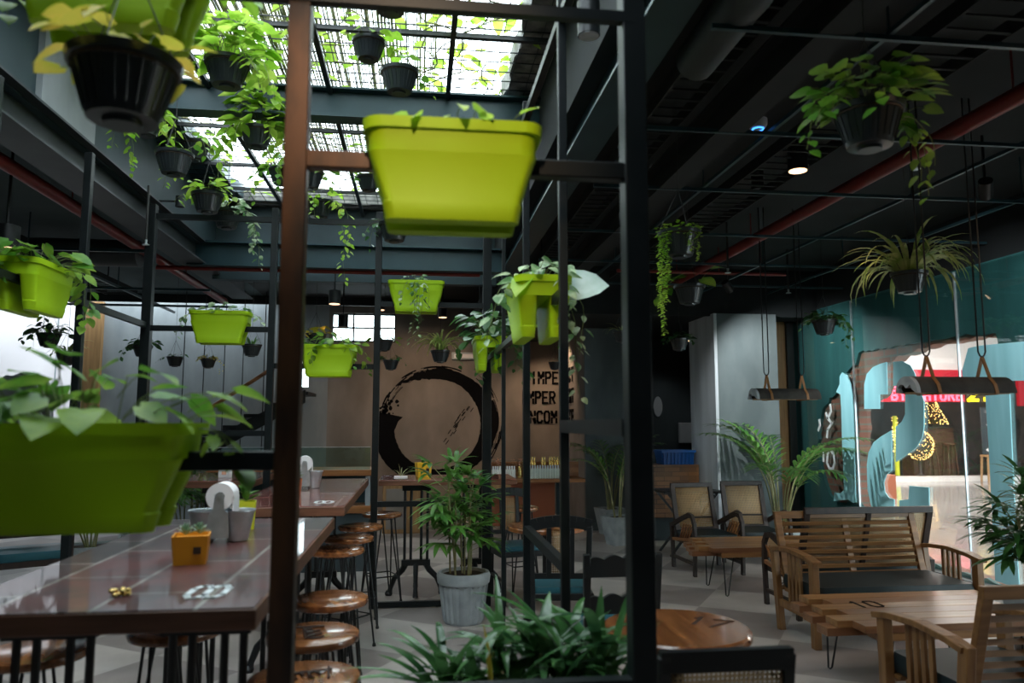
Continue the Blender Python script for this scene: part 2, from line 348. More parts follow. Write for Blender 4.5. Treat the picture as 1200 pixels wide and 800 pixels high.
def strap(mb,p,az,L,Wd,el=70,bend=90,rows=8,fold=.25):
    """leaf arching from elevation el through 'bend' degrees"""
    p=V(p); h=V((math.cos(az),math.sin(az),0)); s=V((-math.sin(az),math.cos(az),0)); n=len(mb.v); c=p.copy()
    for i in range(rows):
        t=i/(rows-1); e=R(el-bend*t); d=h*math.cos(e)+V((0,0,1))*math.sin(e); nr=s.cross(d)
        w=Wd/2*(.45+.55*min(1,t*3))*(1-max(0,(t-.45)/.55)**1.6)+.0006
        mb.v+=[c+s*w-nr*fold*w, c, c-s*w-nr*fold*w]; c=c+d*(L/(rows-1))
    for i in range(rows-1):
        a=n+i*3; mb.f+=[(a,a+1,a+4,a+3),(a+1,a+2,a+5,a+4)]
def pothos(rx,ry,n,L=.09,trails=(),seed=0,spread=.6,upz=.5,zh=.06):
    r=random.Random(seed); mb=MB(); st=MB()
    for k in range(n):
        a=r.uniform(0,2*PI); q=r.random()**.5
        b=V((rx*q*math.cos(a),ry*q*math.sin(a),r.uniform(0,zh)))
        d=V((math.cos(a)*spread*q*1.4+r.uniform(-.3,.3),math.sin(a)*spread*q*1.4+r.uniform(-.3,.3),upz*(1.2-q)+r.uniform(-.1,.3)))
        pl=r.uniform(.4,1.3)*L; e=b+d.normalized()*pl; l=L*r.uniform(.65,1.2)
        st.tube([b,(b+e)/2+V((0,0,.01)),e],.0016,4,cap=False)
        leaf(mb,e,V((d.x,d.y,d.z*.3-r.uniform(0,.5))),l,l*.8,'heart',r.uniform(.1,.4),.15,twist=r.uniform(-.6,.6))
    for (az,ln) in trails:
        a=R(az); p=V((rx*math.cos(a),ry*math.sin(a),.01)); pts=[p]; d=V((math.cos(a),math.sin(a),.5))
        step=.035
        for k in range(int(ln/step)):
            d=d+V((r.uniform(-.25,.25)-d.x*.22,r.uniform(-.25,.25)-d.y*.22,-.33)); d.normalize(); p=p+d*step; pts.append(p)
            if k%1==0 and r.random()<.85:
                aa=r.uniform(0,2*PI); l=L*r.uniform(.45,.95)*(1-.35*k*step/ln)
                dd=V((math.cos(aa),math.sin(aa),-.7)); leaf(mb,p+dd*.02,dd,l,l*.8,'heart',.2,.15,twist=r.uniform(-.7,.7))
        if len(pts)>2: st.tube(pts,.0018,4,cap=False)
    return mb,st
def tinytrail(rx,n,trails,seed=0,L=.022):
    r=random.Random(seed); mb=MB(); st=MB()
    for k in range(n):
        a=r.uniform(0,2*PI); q=r.random()**.5; aa=r.uniform(0,2*PI)
        leaf(mb,(rx*q*math.cos(a)*1.15,rx*q*math.sin(a)*1.15,r.uniform(-.02,.05)),(math.cos(aa),math.sin(aa),r.uniform(-.3,.8)),L*1.2,L,'oval',.2,.1)
    for (az,ln) in trails:
        a=R(az); pts=[]
        for k in range(int(ln/.012)):
            z=-k*.012; p=V((rx*1.08*math.cos(a)+r.uniform(-.008,.008),rx*1.08*math.sin(a)+r.uniform(-.008,.008),z)); pts.append(p)
            for j in range(2):
                aa=r.uniform(0,2*PI); leaf(mb,p,(math.cos(aa),math.sin(aa),-.3),L,L*.8,'oval',.2,.1)
        st.tube(pts[::4]+[pts[-1]],.0012,4,cap=False)
    return mb,st
def spider(n,L,Wd,seed=0,el=(40,85),bend=(90,150),base=.03):
    r=random.Random(seed); mb=MB()
    for k in range(n):
        a=r.uniform(0,2*PI); strap(mb,(base*math.cos(a),base*math.sin(a),0),a,L*r.uniform(.6,1.1),Wd*r.uniform(.8,1.2),r.uniform(*el),r.uniform(*bend),9)
    return mb
def palm(n,H,L,seed=0,cane=True,lw=.022,ll=.26,lean=(8,38)):
    r=random.Random(seed); mb=MB(); st=MB()
    for k in range(n):
        a=2*PI*k/n+r.uniform(-.5,.5); h=V((math.cos(a),math.sin(a),0)); s=V((-math.sin(a),math.cos(a),0))
        ln=R(r.uniform(*lean)); hh=H*r.uniform(.6,1); p=h*.04; pts=[p.copy()]; N=16; tot=hh+L*.5
        for i in range(N):
            t=i/N; e=PI/2-ln*.6-(ln*1.2+.9)*max(0,t-.25)**1.3*1.6; d=h*math.cos(e)+V((0,0,1))*math.sin(e)
            p=p+d*(tot/N); pts.append(p.copy())
            if t>.38:
                for sg in (-1,1):
                    f=1-abs((t-.68)/.36)**2*.5; l=ll*f*r.uniform(.85,1.1)
                    dd=(d*.75+s*sg*.85+V((0,0,.12))).normalized(); leaf(mb,p,dd,l,lw,'strap',.35,.2,twist=0)
                    dd=(d*.9+s*sg*.7+V((0,0,.05))).normalized(); leaf(mb,p+d*tot/N*.5,dd,l*.96,lw,'strap',.3,.2,twist=0)
        st.tube(pts,[.009*(1-.75*i/N)+.001 for i in range(len(pts))],5,cap=False)
    return mb,st
def rhapis(ncane,H,seed=0,fan=7,ll=.24,lw=.032,spread=.12):
    r=random.Random(seed); mb=MB(); st=MB()
    for k in range(ncane):
        a=r.uniform(0,2*PI); q=spread*r.random(); b=V((q*math.cos(a),q*math.sin(a),0)); h=H*r.uniform(.5,1)
        top=b+V((math.cos(a)*.1*r.random(),math.sin(a)*.1*r.random(),h)); st.tube([b,(b+top)/2,top],.008,6)
        for j in range(7):
            t=.45+.6*j/6; base=b+(top-b)*min(1,t); az=r.uniform(0,2*PI); e=R(r.uniform(5,60)+(20 if j>4 else 0))
            d=V((math.cos(az)*math.cos(e),math.sin(az)*math.cos(e),math.sin(e))); tip=base+d*r.uniform(.1,.24)
            st.tube([base,tip],.003,4,cap=False)
            side=V((-math.sin(az),math.cos(az),0)); u2=side.cross(d)
            for m in range(fan):
                th=R(-75+150*m/(fan-1)); dd=d*math.cos(th)+side*math.sin(th)+V((0,0,-.15))
                leaf(mb,tip,dd,ll*r.uniform(.8,1.1)*(1-.25*abs(math.sin(th))),lw,'strap',r.uniform(.2,.45),.25)
    return mb,st
# ------------------------------------------------------------------ the setting
YB=13.0; XW=5.2; CZ=3.55
m=MB().box(-12,XW+.1,-2.5,YB+3,-.12,0); struct('floor',m,M['floor'])
# ceiling slabs round the skylight well (well: X -2.45..1.0, Y 1.2..9.6)
WX0,WX1,WY0,WY1=-2.45,.95,1.0,9.3
m=MB().box(WX1,XW+.4,-2.5,YB,CZ,CZ+.2); struct('ceiling',m,M['soffit'])
m=MB().box(-9,WX0,-2.5,12.35,CZ,CZ+.2); m.box(-1.55,WX0,12.35,YB,CZ,CZ+.2); struct('ceiling_left',m,M['slab'])
m=MB().box(WX0,WX1,-2.5,WY0,CZ,CZ+.2); struct('ceiling_front',m,M['soffit'])
m=MB().box(WX0,WX1,WY1,YB,CZ,CZ+.2); struct('ceiling_rear',m,M['soffit'])
# well walls
m=MB().box(WX1-.02,WX1+.12,WY0,WY1,CZ-.02,4.15); struct('wall_skylight_right',m,M['soffit'])
m=MB().box(WX0-.12,WX0+.02,WY0,WY1,CZ-.02,4.15); struct('wall_skylight_left',m,M['wall_teal_dark'])
m=MB().box(WX0+.02,WX0+.06,4.95,5.75,CZ,4.12); struct('trim_skylight_panel',m,M['concrete_grey'])
m=MB().box(WX0,WX1,WY1-.02,WY1+.12,CZ-.3,4.15); struct('wall_skylight_rear',m,M['wall_teal_dark'])
m=MB().box(WX0,WX1,WY0-.12,WY0+.02,CZ-.02,4.15); struct('wall_skylight_front',m,M['soffit'])
def rough_strip(x0,x1,y0,y1,z0,z1,n,seed,axis):
    r=random.Random(seed); out=[]; m=MB()
    if axis=='x0' or axis=='x1':
        pts=[]
        for i in range(n+1):
            yy=y0+(y1-y0)*i/n; j=r.uniform(-.05,.05); pts.append(((x0+j) if axis=='x0' else (x1+j),yy))
        o=pts+([(x1,y1),(x1,y0)] if axis=='x0' else [(x0,y1),(x0,y0)])
    else:
        pts=[(x0+(x1-x0)*i/n,y0+r.uniform(-.06,.06)) for i in range(n+1)]; o=pts+[(x1,y1),(x0,y1)]
    m.prism(o,lambda u,v,t:(u,v,t),z0,z1); return m
struct('trim_skylight_right',rough_strip(.68,1.1,WY0,WY1,4.15,4.3,60,1,'x0'),M['rock'])
struct('trim_skylight_rear',rough_strip(WX0,WX1,9.0,9.5,4.15,4.3,30,2,'y'),M['rock'])
struct('trim_skylight_left',rough_strip(WX0-.3,-2.1,WY0,WY1,4.15,4.3,60,3,'x1'),M['teal_steel'])
# steel beams
def ibeam(p,q,w,h,name='steel_beam',label=None,ma=None):
    mb=MB(); p=V(p);q=V(q); mb.bar(p,q,w*.12,h); mb.bar(p+V((0,0,h/2)),q+V((0,0,h/2)),w,h*.07); mb.bar(p-V((0,0,h/2)),q-V((0,0,h/2)),w,h*.07)
    return tag(mb.build(name,ma or M['teal_steel']),label,'beam')
ibeam((-2.5,-1,3.43),(-2.5,11.1,3.43),.28,.24,label='long grey steel beam along the left edge of the skylight',ma=M['galv'])
ibeam((1.05,-1,3.42),(1.05,9.2,3.42),.2,.24,label='dark steel beam along the right edge of the skylight')
ibeam((WX0,5.75,3.98),(WX1,5.75,3.98),.16,.22,label='teal steel crossbeam spanning the skylight, nearer the viewer')
ibeam((WX0,3.0,4.02),(WX1,3.0,4.02),.12,.16,label='teal steel crossbeam at the top edge of the view over the skylight')
ibeam((WX0-.1,8.7,3.42),(WX1+.1,8.7,3.42),.2,.26,label='dark teal steel crossbeam closing the far end of the skylight')
ibeam((1.75,-1,3.3),(1.75,9.3,3.3),.16,.2,label='black steel beam under the ceiling right of the skylight',ma=M['soffit'])
# wire mesh over the well
m=MB()
y=WY0
while y<WY1: m.bar((WX0-.1,y,4.13),(WX1-.1,y,4.13),.007); y+=.15
x=WX0
while x<WX1-.1: m.bar((x,WY0,4.14),(x,WY1,4.14),.006); x+=.13
for yy in (2.2,3.6,4.8,6.6,7.6,8.4): m.bar((WX0,yy,4.1),(WX1,yy,4.1),.03)
for xx in (-1.6,-.7,.2): m.bar((xx,WY0,4.08),(xx,WY1,4.08),.035)
tag(m.build('skylight_grille',M['black'],smooth=False),'black wire mesh grille laid over the bright skylight opening','grille')
# tangle of creepers on the mesh
r=random.Random(11); m=MB()
for k in range(520):
    a=r.uniform(0,2*PI); x=r.gauss(.0,.5) if k%3 else r.uniform(WX0,.7); y=r.uniform(3.6,9.0)
    if not(WX0<x<.75): continue
    leaf(m,(x,y,r.uniform(4.17,4.3)),(math.cos(a),math.sin(a),r.uniform(-.6,.3)),.11*r.uniform(.5,1.2),.08,'heart',.2)
tag(m.build('creeper_leaves',M['leaf_lime'],fix=False),'loose creeper leaves scattered over the skylight mesh','leaves',kind='stuff')
m=MB()
for k in range(90):
    x=r.uniform(WX0,.7); y=r.uniform(3.5,9.1); p=V((x,y,4.2)); pts=[p]; a=r.uniform(0,6.28)
    for j in range(9): a+=r.uniform(-.8,.8); p=p+V((math.cos(a)*.12,math.sin(a)*.12,r.uniform(-.02,.02))); p.x=max(WX0+.05,min(.85,p.x)); p.y=min(9.2,p.y); pts.append(p)
    m.tube(pts,.006,4,cap=False)
tag(m.build('creeper_stems',M['cane'],fix=False),'thin bare creeper stems tangled over the skylight mesh','stems',kind='stuff')
# mottled bamboo screens above the skylight
m=MB()
for k in range(150):
    x=-1.75+k*.0125; 
    if r.random()<.8: m.bar((x,4.4,4.55+r.uniform(-.02,.02)),(x+r.uniform(-.02,.02),8.9,4.55),.007+r.random()*.005)
tag(m.build('reed_screen',M['cane'],smooth=False),'reed screen of thin canes lying above the skylight mesh','screen')
# rear wall with stairs side

def holewall(x0,x1,z0,z1,holes,y,t):
    mb=MB(); mb.prism([(x0,z0),(x1,z0),(x1,z1),(x0,z1)],lambda u,v,w:(u,w,v),y,y+t,[[(a,c),(a,d),(b,d),(b,c)] for a,b,c,d in holes]); return mb
struct('wall_rear_left',holewall(-5.45,-1.5,0,CZ,[(-2.15,-1.82,2.14,2.70)],YB,.2),M['concrete_grey'])
m=MB().box(-2.15,-1.82,YB+.10,YB+.11,2.14,2.70); struct('window_7',m,M['glass'])
m=holewall(-1.5,2.5,0,CZ,[(-1.45,-.4,2.9,3.4)],YB,.2); struct('wall_rear',m,M['concrete'])
m=MB().box(-1.45,-.4,YB+.10,YB+.11,2.9,3.4); struct('window_1',m,M['glass'])
m=MB()
for xx in (-1.45,-1.1,-.75,-.4): m.bar((xx,YB+.05,2.9),(xx,YB+.05,3.4),.03)
for zz in (2.92,3.15,3.38): m.bar((-1.45,YB+.05,zz),(-.4,YB+.05,zz),.03)
struct('trim_clerestory_bars',m,M['black'])
m=MB().box(2.45,2.57,11.1,YB+.2,0,2.95); struct('wall_return',m,M['concrete'])
m=MB().box(2.45,3.35,11.02,11.12,0,2.95); m.box(2.40,3.35,10.98,11.02,.0,.10); struct('wall_grey_panel',m,M['concrete_dark'])
m=MB().box(3.23,3.35,11.12,12.6,0,2.95); m.box(3.2,XW+.4,12.4,12.6,0,CZ); struct('wall_recess',m,M['wall_dark'])
m=MB().box(.75,XW+.1,9.45,YB,2.95,3.1); m.box(.75,XW+.1,9.4,9.45,2.93,CZ); struct('ceiling_bulkhead',m,M['soffit'])
m=MB().box(-5.5,.75,12.3,12.36,3.42,CZ); struct('trim_bulkhead_left',m,M['soffit'])
# pillar
px0=at(842,400,9.3).x; px1=at(906,400,9.3).x
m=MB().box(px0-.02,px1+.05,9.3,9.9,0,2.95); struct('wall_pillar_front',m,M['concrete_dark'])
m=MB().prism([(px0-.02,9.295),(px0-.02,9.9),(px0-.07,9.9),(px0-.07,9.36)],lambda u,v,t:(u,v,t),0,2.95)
fac=MB().box(px0-.06,px0-.02,9.3,10.2,0,2.95); struct('wall_pillar_side',fac,M['pillar_skylit'])  # side face paler than the front: skylight painted into its colour
# timber board and panels between pillar and the glazed wall
m=MB().box(px1+.05,XW,10.1,10.2,0,2.95); struct('wall_side_panel',m,M['concrete_dark'])
m=MB().box(at(907,400,10).x,at(926,400,10).x,10.0,10.08,0,2.95); tag(m.build('timber_board',M['board']),'tall bare timber board standing between the pillar and teal wall','board')
m=MB().box(XW-.12,XW-.02,9.95,10.08,0,3.02); struct('trim_door_frame',m,M['black'])
# right wall: teal plaster / brick / glass
def P2(l): return [(lambda q:(q.y,q.z))(atX(x,y,XW)) for x,y in l]
def jag(l,amp,seed,sub=4):
    r=random.Random(seed); o=[]
    for i in range(len(l)):
        a=l[i]; b=l[(i+1)%len(l)]
        L=math.hypot(b[0]-a[0],b[1]-a[1]); n=max(1,min(14,int(L/.07)))
        for k in range(n):
            t=k/n; o.append((a[0]+(b[0]-a[0])*t+r.uniform(-amp,amp),a[1]+(b[1]-a[1])*t+r.uniform(-amp,amp)))
    return o
hole_t=[(1003,413),(1000,426),(990,434),(985,446),(982,458),(970,466),(962,480),(958,500),(956,520),(959,545),(965,566),(971,582),(980,589),(1003,590),(1016,594),(1032,606),(1048,632),(1062,652),(1084,658),(1120,668),(1160,682),(1200,697),(1240,712)]
ht=P2(hole_t); hb=P2([(1030,440),(1032,429),(1042,418),(1060,409),(1078,404)]); 
zs=lambda x,y: atX(x,y,XW)
tr=[(1.2,.35),(1.2,2.2)]+P2([(1166,408),(1162,390),(1135,391),(1110,395),(1078,400),(1040,407)])
outer=[(-2.5,0),(10.05,0),(10.05,3.04),(-2.5,3.04)]
m=MB().prism(outer,lambda u,v,t:(t,u,v),XW+.03,XW+.07,[jag(ht+tr,.02,3)]); struct('wall_right_plaster',m,M['teal_wall'])
bo=P2([(1001,478),(1001,590),(1003,597),(1018,600),(1036,612),(1052,640),(1064,656),(1084,661),(1120,671),(1160,684),(1200,699),(1240,714)])+[(1.25,.33),(1.25,2.15)]+P2([(1168,412),(1160,394),(1135,395),(1110,399),(1092,403),(1078,407),(1062,411),(1046,418),(1036,426),(1030,436),(1029,452),(1024,462),(1010,470)])
m=MB().prism(outer,lambda u,v,t:(t,u,v),XW+.07,XW+.22,[jag(bo,.018,5)]); struct('wall_right_brick',m,M['brick'])
m=MB().box(XW+.03,XW+.4,-2.5,10.05,3.04,CZ+.1); struct('wall_right_upper',m,M['soffit'])
# glass panes in front of the wall, with joints
jy=[atX(1003,500,XW).y,atX(1128,500,XW).y]
ys=[-2.4,1.2,2.6,jy[1],jy[0],9.9]; ys=sorted(set(ys))
for i,(a,b) in enumerate(zip(ys[:-1],ys[1:])):
    m=MB().box(XW,XW+.01,a+.004,b-.004,.08,3.02); struct('window_%d'%(i+2),m,M['glass'])
m=MB()
for yy in jy: m.box(XW-.004,XW+.014,yy-.006,yy+.006,.08,3.02)
struct('trim_glass_joints',m,M['steel'])
m=MB().box(XW-.08,XW+.03,-2.4,9.95,0,.08); struct('baseboard_right',m,M['concrete_dark'])
# painted numerals on the glass
def mural(name,polys,ma,label,sm=True):
    mb=MB()
    for p in polys: mb.prism(P2(p),lambda u,v,t:(t,u,v),XW-.014,XW-.004)
    o=mb.build(name,ma,smooth=False); return tag(o,label,'painted numeral')
one=[(988,436),(994,440),(998,450),(1000,462),(1001,480),(1002,520),(1003,560),(1004,588),(1001,589),(995,585),(984,586),(978,587),(979,577),(986,578),(990,574),(990,560),(988,520),(987,480),(986,462),(981,459),(985,450),(985,441)]
mural('painted_numeral',[one],M['lightblue'],'tall narrow light blue stencilled figure one on the glass wall')
S1=[(1040,424),(1041,462),(1032,462),(1032,479),(1014,479),(1014,450),(1017,438),(1024,430),(1033,426)]
S2=[(1048,424),(1058,423),(1068,428),(1073,437),(1077,450),(1084,470),(1084,500),(1082,512),(1076,523),(1066,531),(1051,541),(1051,500),(1058,494),(1062,485),(1062,455),(1058,452),(1048,452)]
S3=[(1046,504),(1046,551),(1040,556),(1037,565),(1038,576),(1043,583),(1049,585),(1049,614),(1040,612),(1030,605),(1022,592),(1018,575),(1017,545),(1019,530),(1025,518),(1034,511)]
S4=[(1055,586),(1066,585),(1067,569),(1090,571),(1090,592),(1087,606),(1080,619),(1072,627),(1064,629),(1055,618)]
mural('painted_numeral',[S1,S2,S3,S4],M['lightblue'],'large light blue stencilled S-shaped numeral painted on the glass wall')
T=[(1136,408),(1148,405),(1200,400),(1206,402),(1208,446),(1186,446),(1130,445),(1129,434)]
T2=[(1155,445),(1184,446),(1187,520),(1191,600),(1194,660),(1196,690),(1168,680),(1164,600),(1160,520)]
mural('painted_numeral',[T,T2],M['lightblue'],'large light blue stencilled seven at the right edge of the glass wall')
def mstroke(name,lines,w,label):
    mb=MB()
    for l in lines:
        pts=[atX(x,y,XW-.01) for x,y in l]
        for a,b in zip(pts[:-1],pts[1:]):
            d=(b-a).normalized()*w*.3; mb.bar(a-d,b+d,.01,w,(0,0,1)) if False else mb.bar(a-d,b+d,w,.008,(1,0,0))
    return tag(mb.build(name,M['white_mark'],smooth=False),label,'painted lettering')
mstroke('painted_letter',[[(973,474),(974,482),(970,490),(975,496),(970,503),(969,512)],[(968,484),(970,490)]],.035,'white curly brush letter painted over bare brick')
mstroke('painted_letter',[[(960,492),(961,498),(959,504)]],.035,'short white brush stroke painted on teal edge beside curly letter')
mstroke('painted_letter',[[(965,526),(965,540)],[(973,527),(977,532),(978,542),(976,549),(972,549),(969,542),(970,531),(973,527)]],.035,'white figures one and zero painted low on bare brick')
# far-left opening: broken slab, outside wall
m=MB().box(-13,-2.5,16.6,16.8,-.1,6); struct('wall_outside',m,M['outer'])
m=MB()
for xx in (-8.9,-7.4,-6.9): m.box(xx,xx+.015,16.58,16.6,0,6)
m.box(-13,-2.5,16.58,16.6,2.28,2.30); struct('trim_cladding_joints',m,M['concrete_dark'])
m=MB().box(at(90,400,14).x,at(97,400,14).x,14,14.1,0,3.5); m.box(at(118,400,12.9).x-.25,at(118,400,12.9).x,12.9,13.1,0,3.5); struct('trim_opening_posts',m,M['board'])
sl=[(x,y) for x,y in [(-12,470),(-12,446),(8,444),(18,438),(30,437),(45,439),(52,446),(58,458),(60,470),(57,480),(60,492),(54,508),(58,540),(55,600),(-12,600)]]
q=[(lambda v:(v.x,v.z))(at(x,y,12.0)) for x,y in sl]
m=MB().prism(jag(q,.02,9),lambda u,v,t:(u,t,v),12.0,12.12); struct('wall_broken_rough',m,M['rock'])
q=[(lambda v:(v.x,v.z))(at(x-(10 if x>0 else 0),y+ (2 if y<460 else 0),11.97)) for x,y in sl]
m=MB().prism(jag(q,.01,10),lambda u,v,t:(u,t,v),11.95,12.0); struct('wall_broken_plaster',m,M['concrete_grey'])
m=MB().box(-9.2,XW+.4,-2.7,-2.5,0,CZ+.2); struct('wall_front',m,M['wall_dark'])
# wall at far left (side) & low
m=MB().box(-9.2,-9,-2.5,16.6,0,CZ); struct('wall_left',m,M['concrete_dark'])
# ---- enso circle painted on the rear wall
def ensow():
    mb=MB(); c=at(512,497,YB-.01); r0=.9; N=120
    r=random.Random(4); out=[];inn=[]
    prof=[(168,.60,1.02),(178,.66,1.07),(190,.72,1.08),(225,.75,1.06),(262,.75,.97),(300,.75,.94),(335,.75,1.0),(365,.74,1.06),(395,.74,1.0),(420,.76,.95),(445,.76,.96),(462,.78,.93),(480,.84,.93),(496,.93,.945)]
    def pf(d):
        for p,q in zip(prof[:-1],prof[1:]):
            if p[0]<=d<=q[0]:
                t=(d-p[0])/(q[0]-p[0]); return p[1]+(q[1]-p[1])*t,p[2]+(q[2]-p[2])*t
        return prof[-1][1:]
    for i in range(N+1):
        d=168+(496-168)*i/N; ri,ro=pf(d); a=R(d); rough=.03 if (d<176 or d>455) else .008
        ro+=r.uniform(-rough,rough); ri+=r.uniform(-rough,rough)*.6
        out.append((c.x+ro*math.cos(a),c.z+ro*math.sin(a))); inn.append((c.x+ri*math.cos(a),c.z+ri*math.sin(a)))
    for i in range(N):
        q=[out[i],out[i+1],inn[i+1],inn[i]]; mb.face([(x,YB-.006,z) for x,z in q])
    # dry-brush streaks at the tail and along the right
    for k in range(60):
        aa=R(r.uniform(60,150)) if k<34 else R(r.uniform(-50,40)); rr=r0*r.uniform(.92,1.1) if k<34 else r0*r.uniform(1.1,1.24); ln=R(r.uniform(4,20)); w=r.uniform(.006,.022)
        pts=[(rr*math.cos(aa+ln*j/6),rr*math.sin(aa+ln*j/6)) for j in range(7)]
        for (x1,z1),(x2,z2) in zip(pts[:-1],pts[1:]): mb.bar((c.x+x1,YB-.008,c.z+z1),(c.x+x2,YB-.008,c.z+z2),w,.002,(0,1,0))
    for k in range(26):
        a=R(r.uniform(150,170)); rr=r0*r.uniform(.80,1.12); s=r.uniform(.015,.05); x=c.x+rr*math.cos(a); z=c.z+rr*math.sin(a)
        mb.face([(x+s*math.cos(2*PI*j/7)*r.uniform(.6,1),YB-.007,z+s*math.sin(2*PI*j/7)*r.uniform(.6,1)) for j in range(7)])
    for k in range(22):
        t=r.random(); x=c.x+.12+.42*t+r.uniform(-.04,.04); z=c.z-.32+.6*t+r.uniform(-.08,.08); mb.bar((x,YB-.007,z),(x+.05,YB-.007,z+.07),.012,.002,(0,1,0))
    return mb
tag(ensow().build('brushstroke_circle',M['paint_black'],smooth=False),'large black brush-stroke ring painted on the brown concrete wall','wall painting')
# lettering IMPERFECT / IMPERMANENT / INCOMPLETE wraps round the corner
for k,(wd,n1,x0,yt) in enumerate((('IMPERFECT',4,623,436),('IMPERMANENT',5,611,459),('INCOMPLETE',5,613,482))):
    mb=MB(); h=.19; p=at(x0,yt+13,YB-.012); adv=.125
    text(mb,wd[:n1],p,(1,0,0),(0,0,1),h,adv,.08,.036,.01,.07)
    n=len(wd)-n1; adv2=1.15/n
    text(mb,wd[n1:],(2.44,YB-.1,p.z),(0,-1,0),(0,0,1),h,adv2,adv2*.55,.05,.01,.07)
    tag(mb.build('wall_lettering',M['paint_black'],smooth=False),'black stencilled word %s painted on the wall round its corner'%wd,'wall lettering')
# ------------------------------------------------------------------ mall corridor and shop beyond the glass
m=MB().box(XW+.22,26,-2.5,24,-.12,0.0); struct('floor_corridor',m,M['mallfloor'])
m=MB().box(XW+.22,26,-2.5,24,3.9,4.0); struct('ceiling_corridor',m,M['mallwhite'])
YS=18.9
m=MB().box(XW+.22,26,YS,YS+.25,2.95,3.9); struct('wall_shop_fascia',m,M['mallwhite'])
m=MB().box(5.3,26,YS+3,YS+3.2,0,3.9); m.box(5.22,5.42,10.1,YS+3,0,3.9); struct('wall_shop_rear',m,M['shopdark'])
m=MB().box(26,26.2,-2.5,24,0,4); struct('wall_corridor_end',m,M['mallwhite'])
m=MB().box(8.5,26,YS-.05,YS+.25,0,.13); struct('baseboard_shop',m,M['mallwhite'])
m=MB().box(XW+.22,26,YS+.25,YS+3,2.9,2.95); struct('ceiling_shop',m,M['shopdark'])
def shopx(x): return at(x,480,YS).x
sg=thing('shop_sign','glowing red shop sign reading BY NATURE seen through the glass wall','sign',(shopx(1030),YS-.12,2.1))
w=shopx(1128)-shopx(1030)
MB().box(0,w,0,.1,0,.86).build('sign_panel',M['sign_red'],sg)
mb=MB(); sx=(shopx(1042)-shopx(1030)); adv=(shopx(1126)-shopx(1041))/9
text(mb,'BY NATURE',(sx,-.03,.05),(1,0,0),(0,0,1),.24,adv,adv*.62,.05,.03)
mb.build('letters',M['neon_red'],sg)
mb=MB(); mb.bar((sx,-.03,.40),(sx+.18,-.03,.78),.05,.03,(0,1,0)); mb.bar((sx-.03,-.03,.38),(sx+.2,-.03,.38),.05,.03,(0,1,0)); mb.build('large_letter',M['neon_red'],sg)
sg=thing('yellow_sign','yellow glowing shop sign with a figure two beside the red sign','sign',(shopx(1131),YS-.1,2.1)); MB().box(-.03,.6,.0,.06,.0,.5).build('sign_panel',M['shopdark'],sg)
mb=MB(); text(mb,'2.',(0.02,-.03,.05),(1,0,0),(0,0,1),.3,.36,.26,.08,.03); mb.build('letters',M['neon_yellow'],sg)
# red sign far right
sg=MB().box(shopx(1192),shopx(1215),YS-.1,YS,2.0,2.95); tag(sg.build('red_sign_panel',M['sign_red']),'red lit sign panel at the right edge beyond the seven','sign')
# shop counter clad in dark timber
m=MB()
cx0,cx1=shopx(1084),shopx(1134)
ct=thing('shop_counter','dark timber shop counter under the lit tree','counter',(cx0,YS+.6,0)); MB().box(0,cx1-cx0,0,.5,0,1.4).build('body',M['shopwood'],ct,bevel=.01); MB().box(-.05,cx1-cx0+.05,-.05,.55,1.4,1.46).build('worktop',M['shopdark'],ct)
# lit tree
tr=thing('lit_christmas_tree','gold-lit Christmas tree glowing on the shop counter','christmas tree',((cx0+cx1)/2+.1,YS+.85,1.46))
r=random.Random(3)
mb=MB(); 
for k in range(7): mb.lathe([(.40-.05*k,.05+.13*k),(.02,.26+.13*k)],12)
mb.build('branches',M['shopwood'],tr); MB().lathe([(.03,0),(.03,.1)],8).build('trunk',M['shopwood'],tr)
mb=MB()
for k in range(420):
    h=r.random()**1.2; a=r.uniform(0,2*PI); rr=.45*(1-h)+.02; mb.lathe([(.004,-.012),(.013,0),(.004,.012)],5,(rr*math.cos(a),rr*math.sin(a),.05+h*.98))
tag(mb.build('fairy_lights',M['fairy'],tr),kind='stuff')
bl=thing('light_ball','round ball of golden fairy lights in the shopfront','light ball',(at(1076,525,YS+.3).x,YS+.25,.4))
mb=MB()
for k in range(420):
    u=r.uniform(-1,1); a=r.uniform(0,2*PI); q=math.sqrt(1-u*u); mb.lathe([(.003,-.010),(.011,0),(.003,.010)],5,(.38*q*math.cos(a),.38*q*math.sin(a)*.8,.55+.40*u))
tag(mb.build('fairy_lights',M['fairy'],bl),kind='stuff'); MB().lathe([(.04,.15),(.2,.25),(.3,.55),(.2,.85),(.04,.95)],14).build('core',M['shopdark'],bl); MB().lathe([(.12,-.27),(.04,-.2),(.04,.2)],10).build('stand',M['shopdark'],bl)
ck=thing('lit_column','slim column wrapped in yellow fairy lights behind the numeral','column',(at(1050,520,YS+.4).x,YS+.4,0.13)); MB().lathe([(.06,0),(.06,1.6)],10).build('post',M['lime'],ck)
mb=MB()
for k in range(60): a=r.uniform(0,6.28); mb.lathe([(.003,-.012),(.013,0),(.003,.012)],5,(.07*math.cos(a),.07*math.sin(a),r.uniform(.6,1.6)))
tag(mb.build('fairy_lights',M['fairy'],ck),kind='stuff')
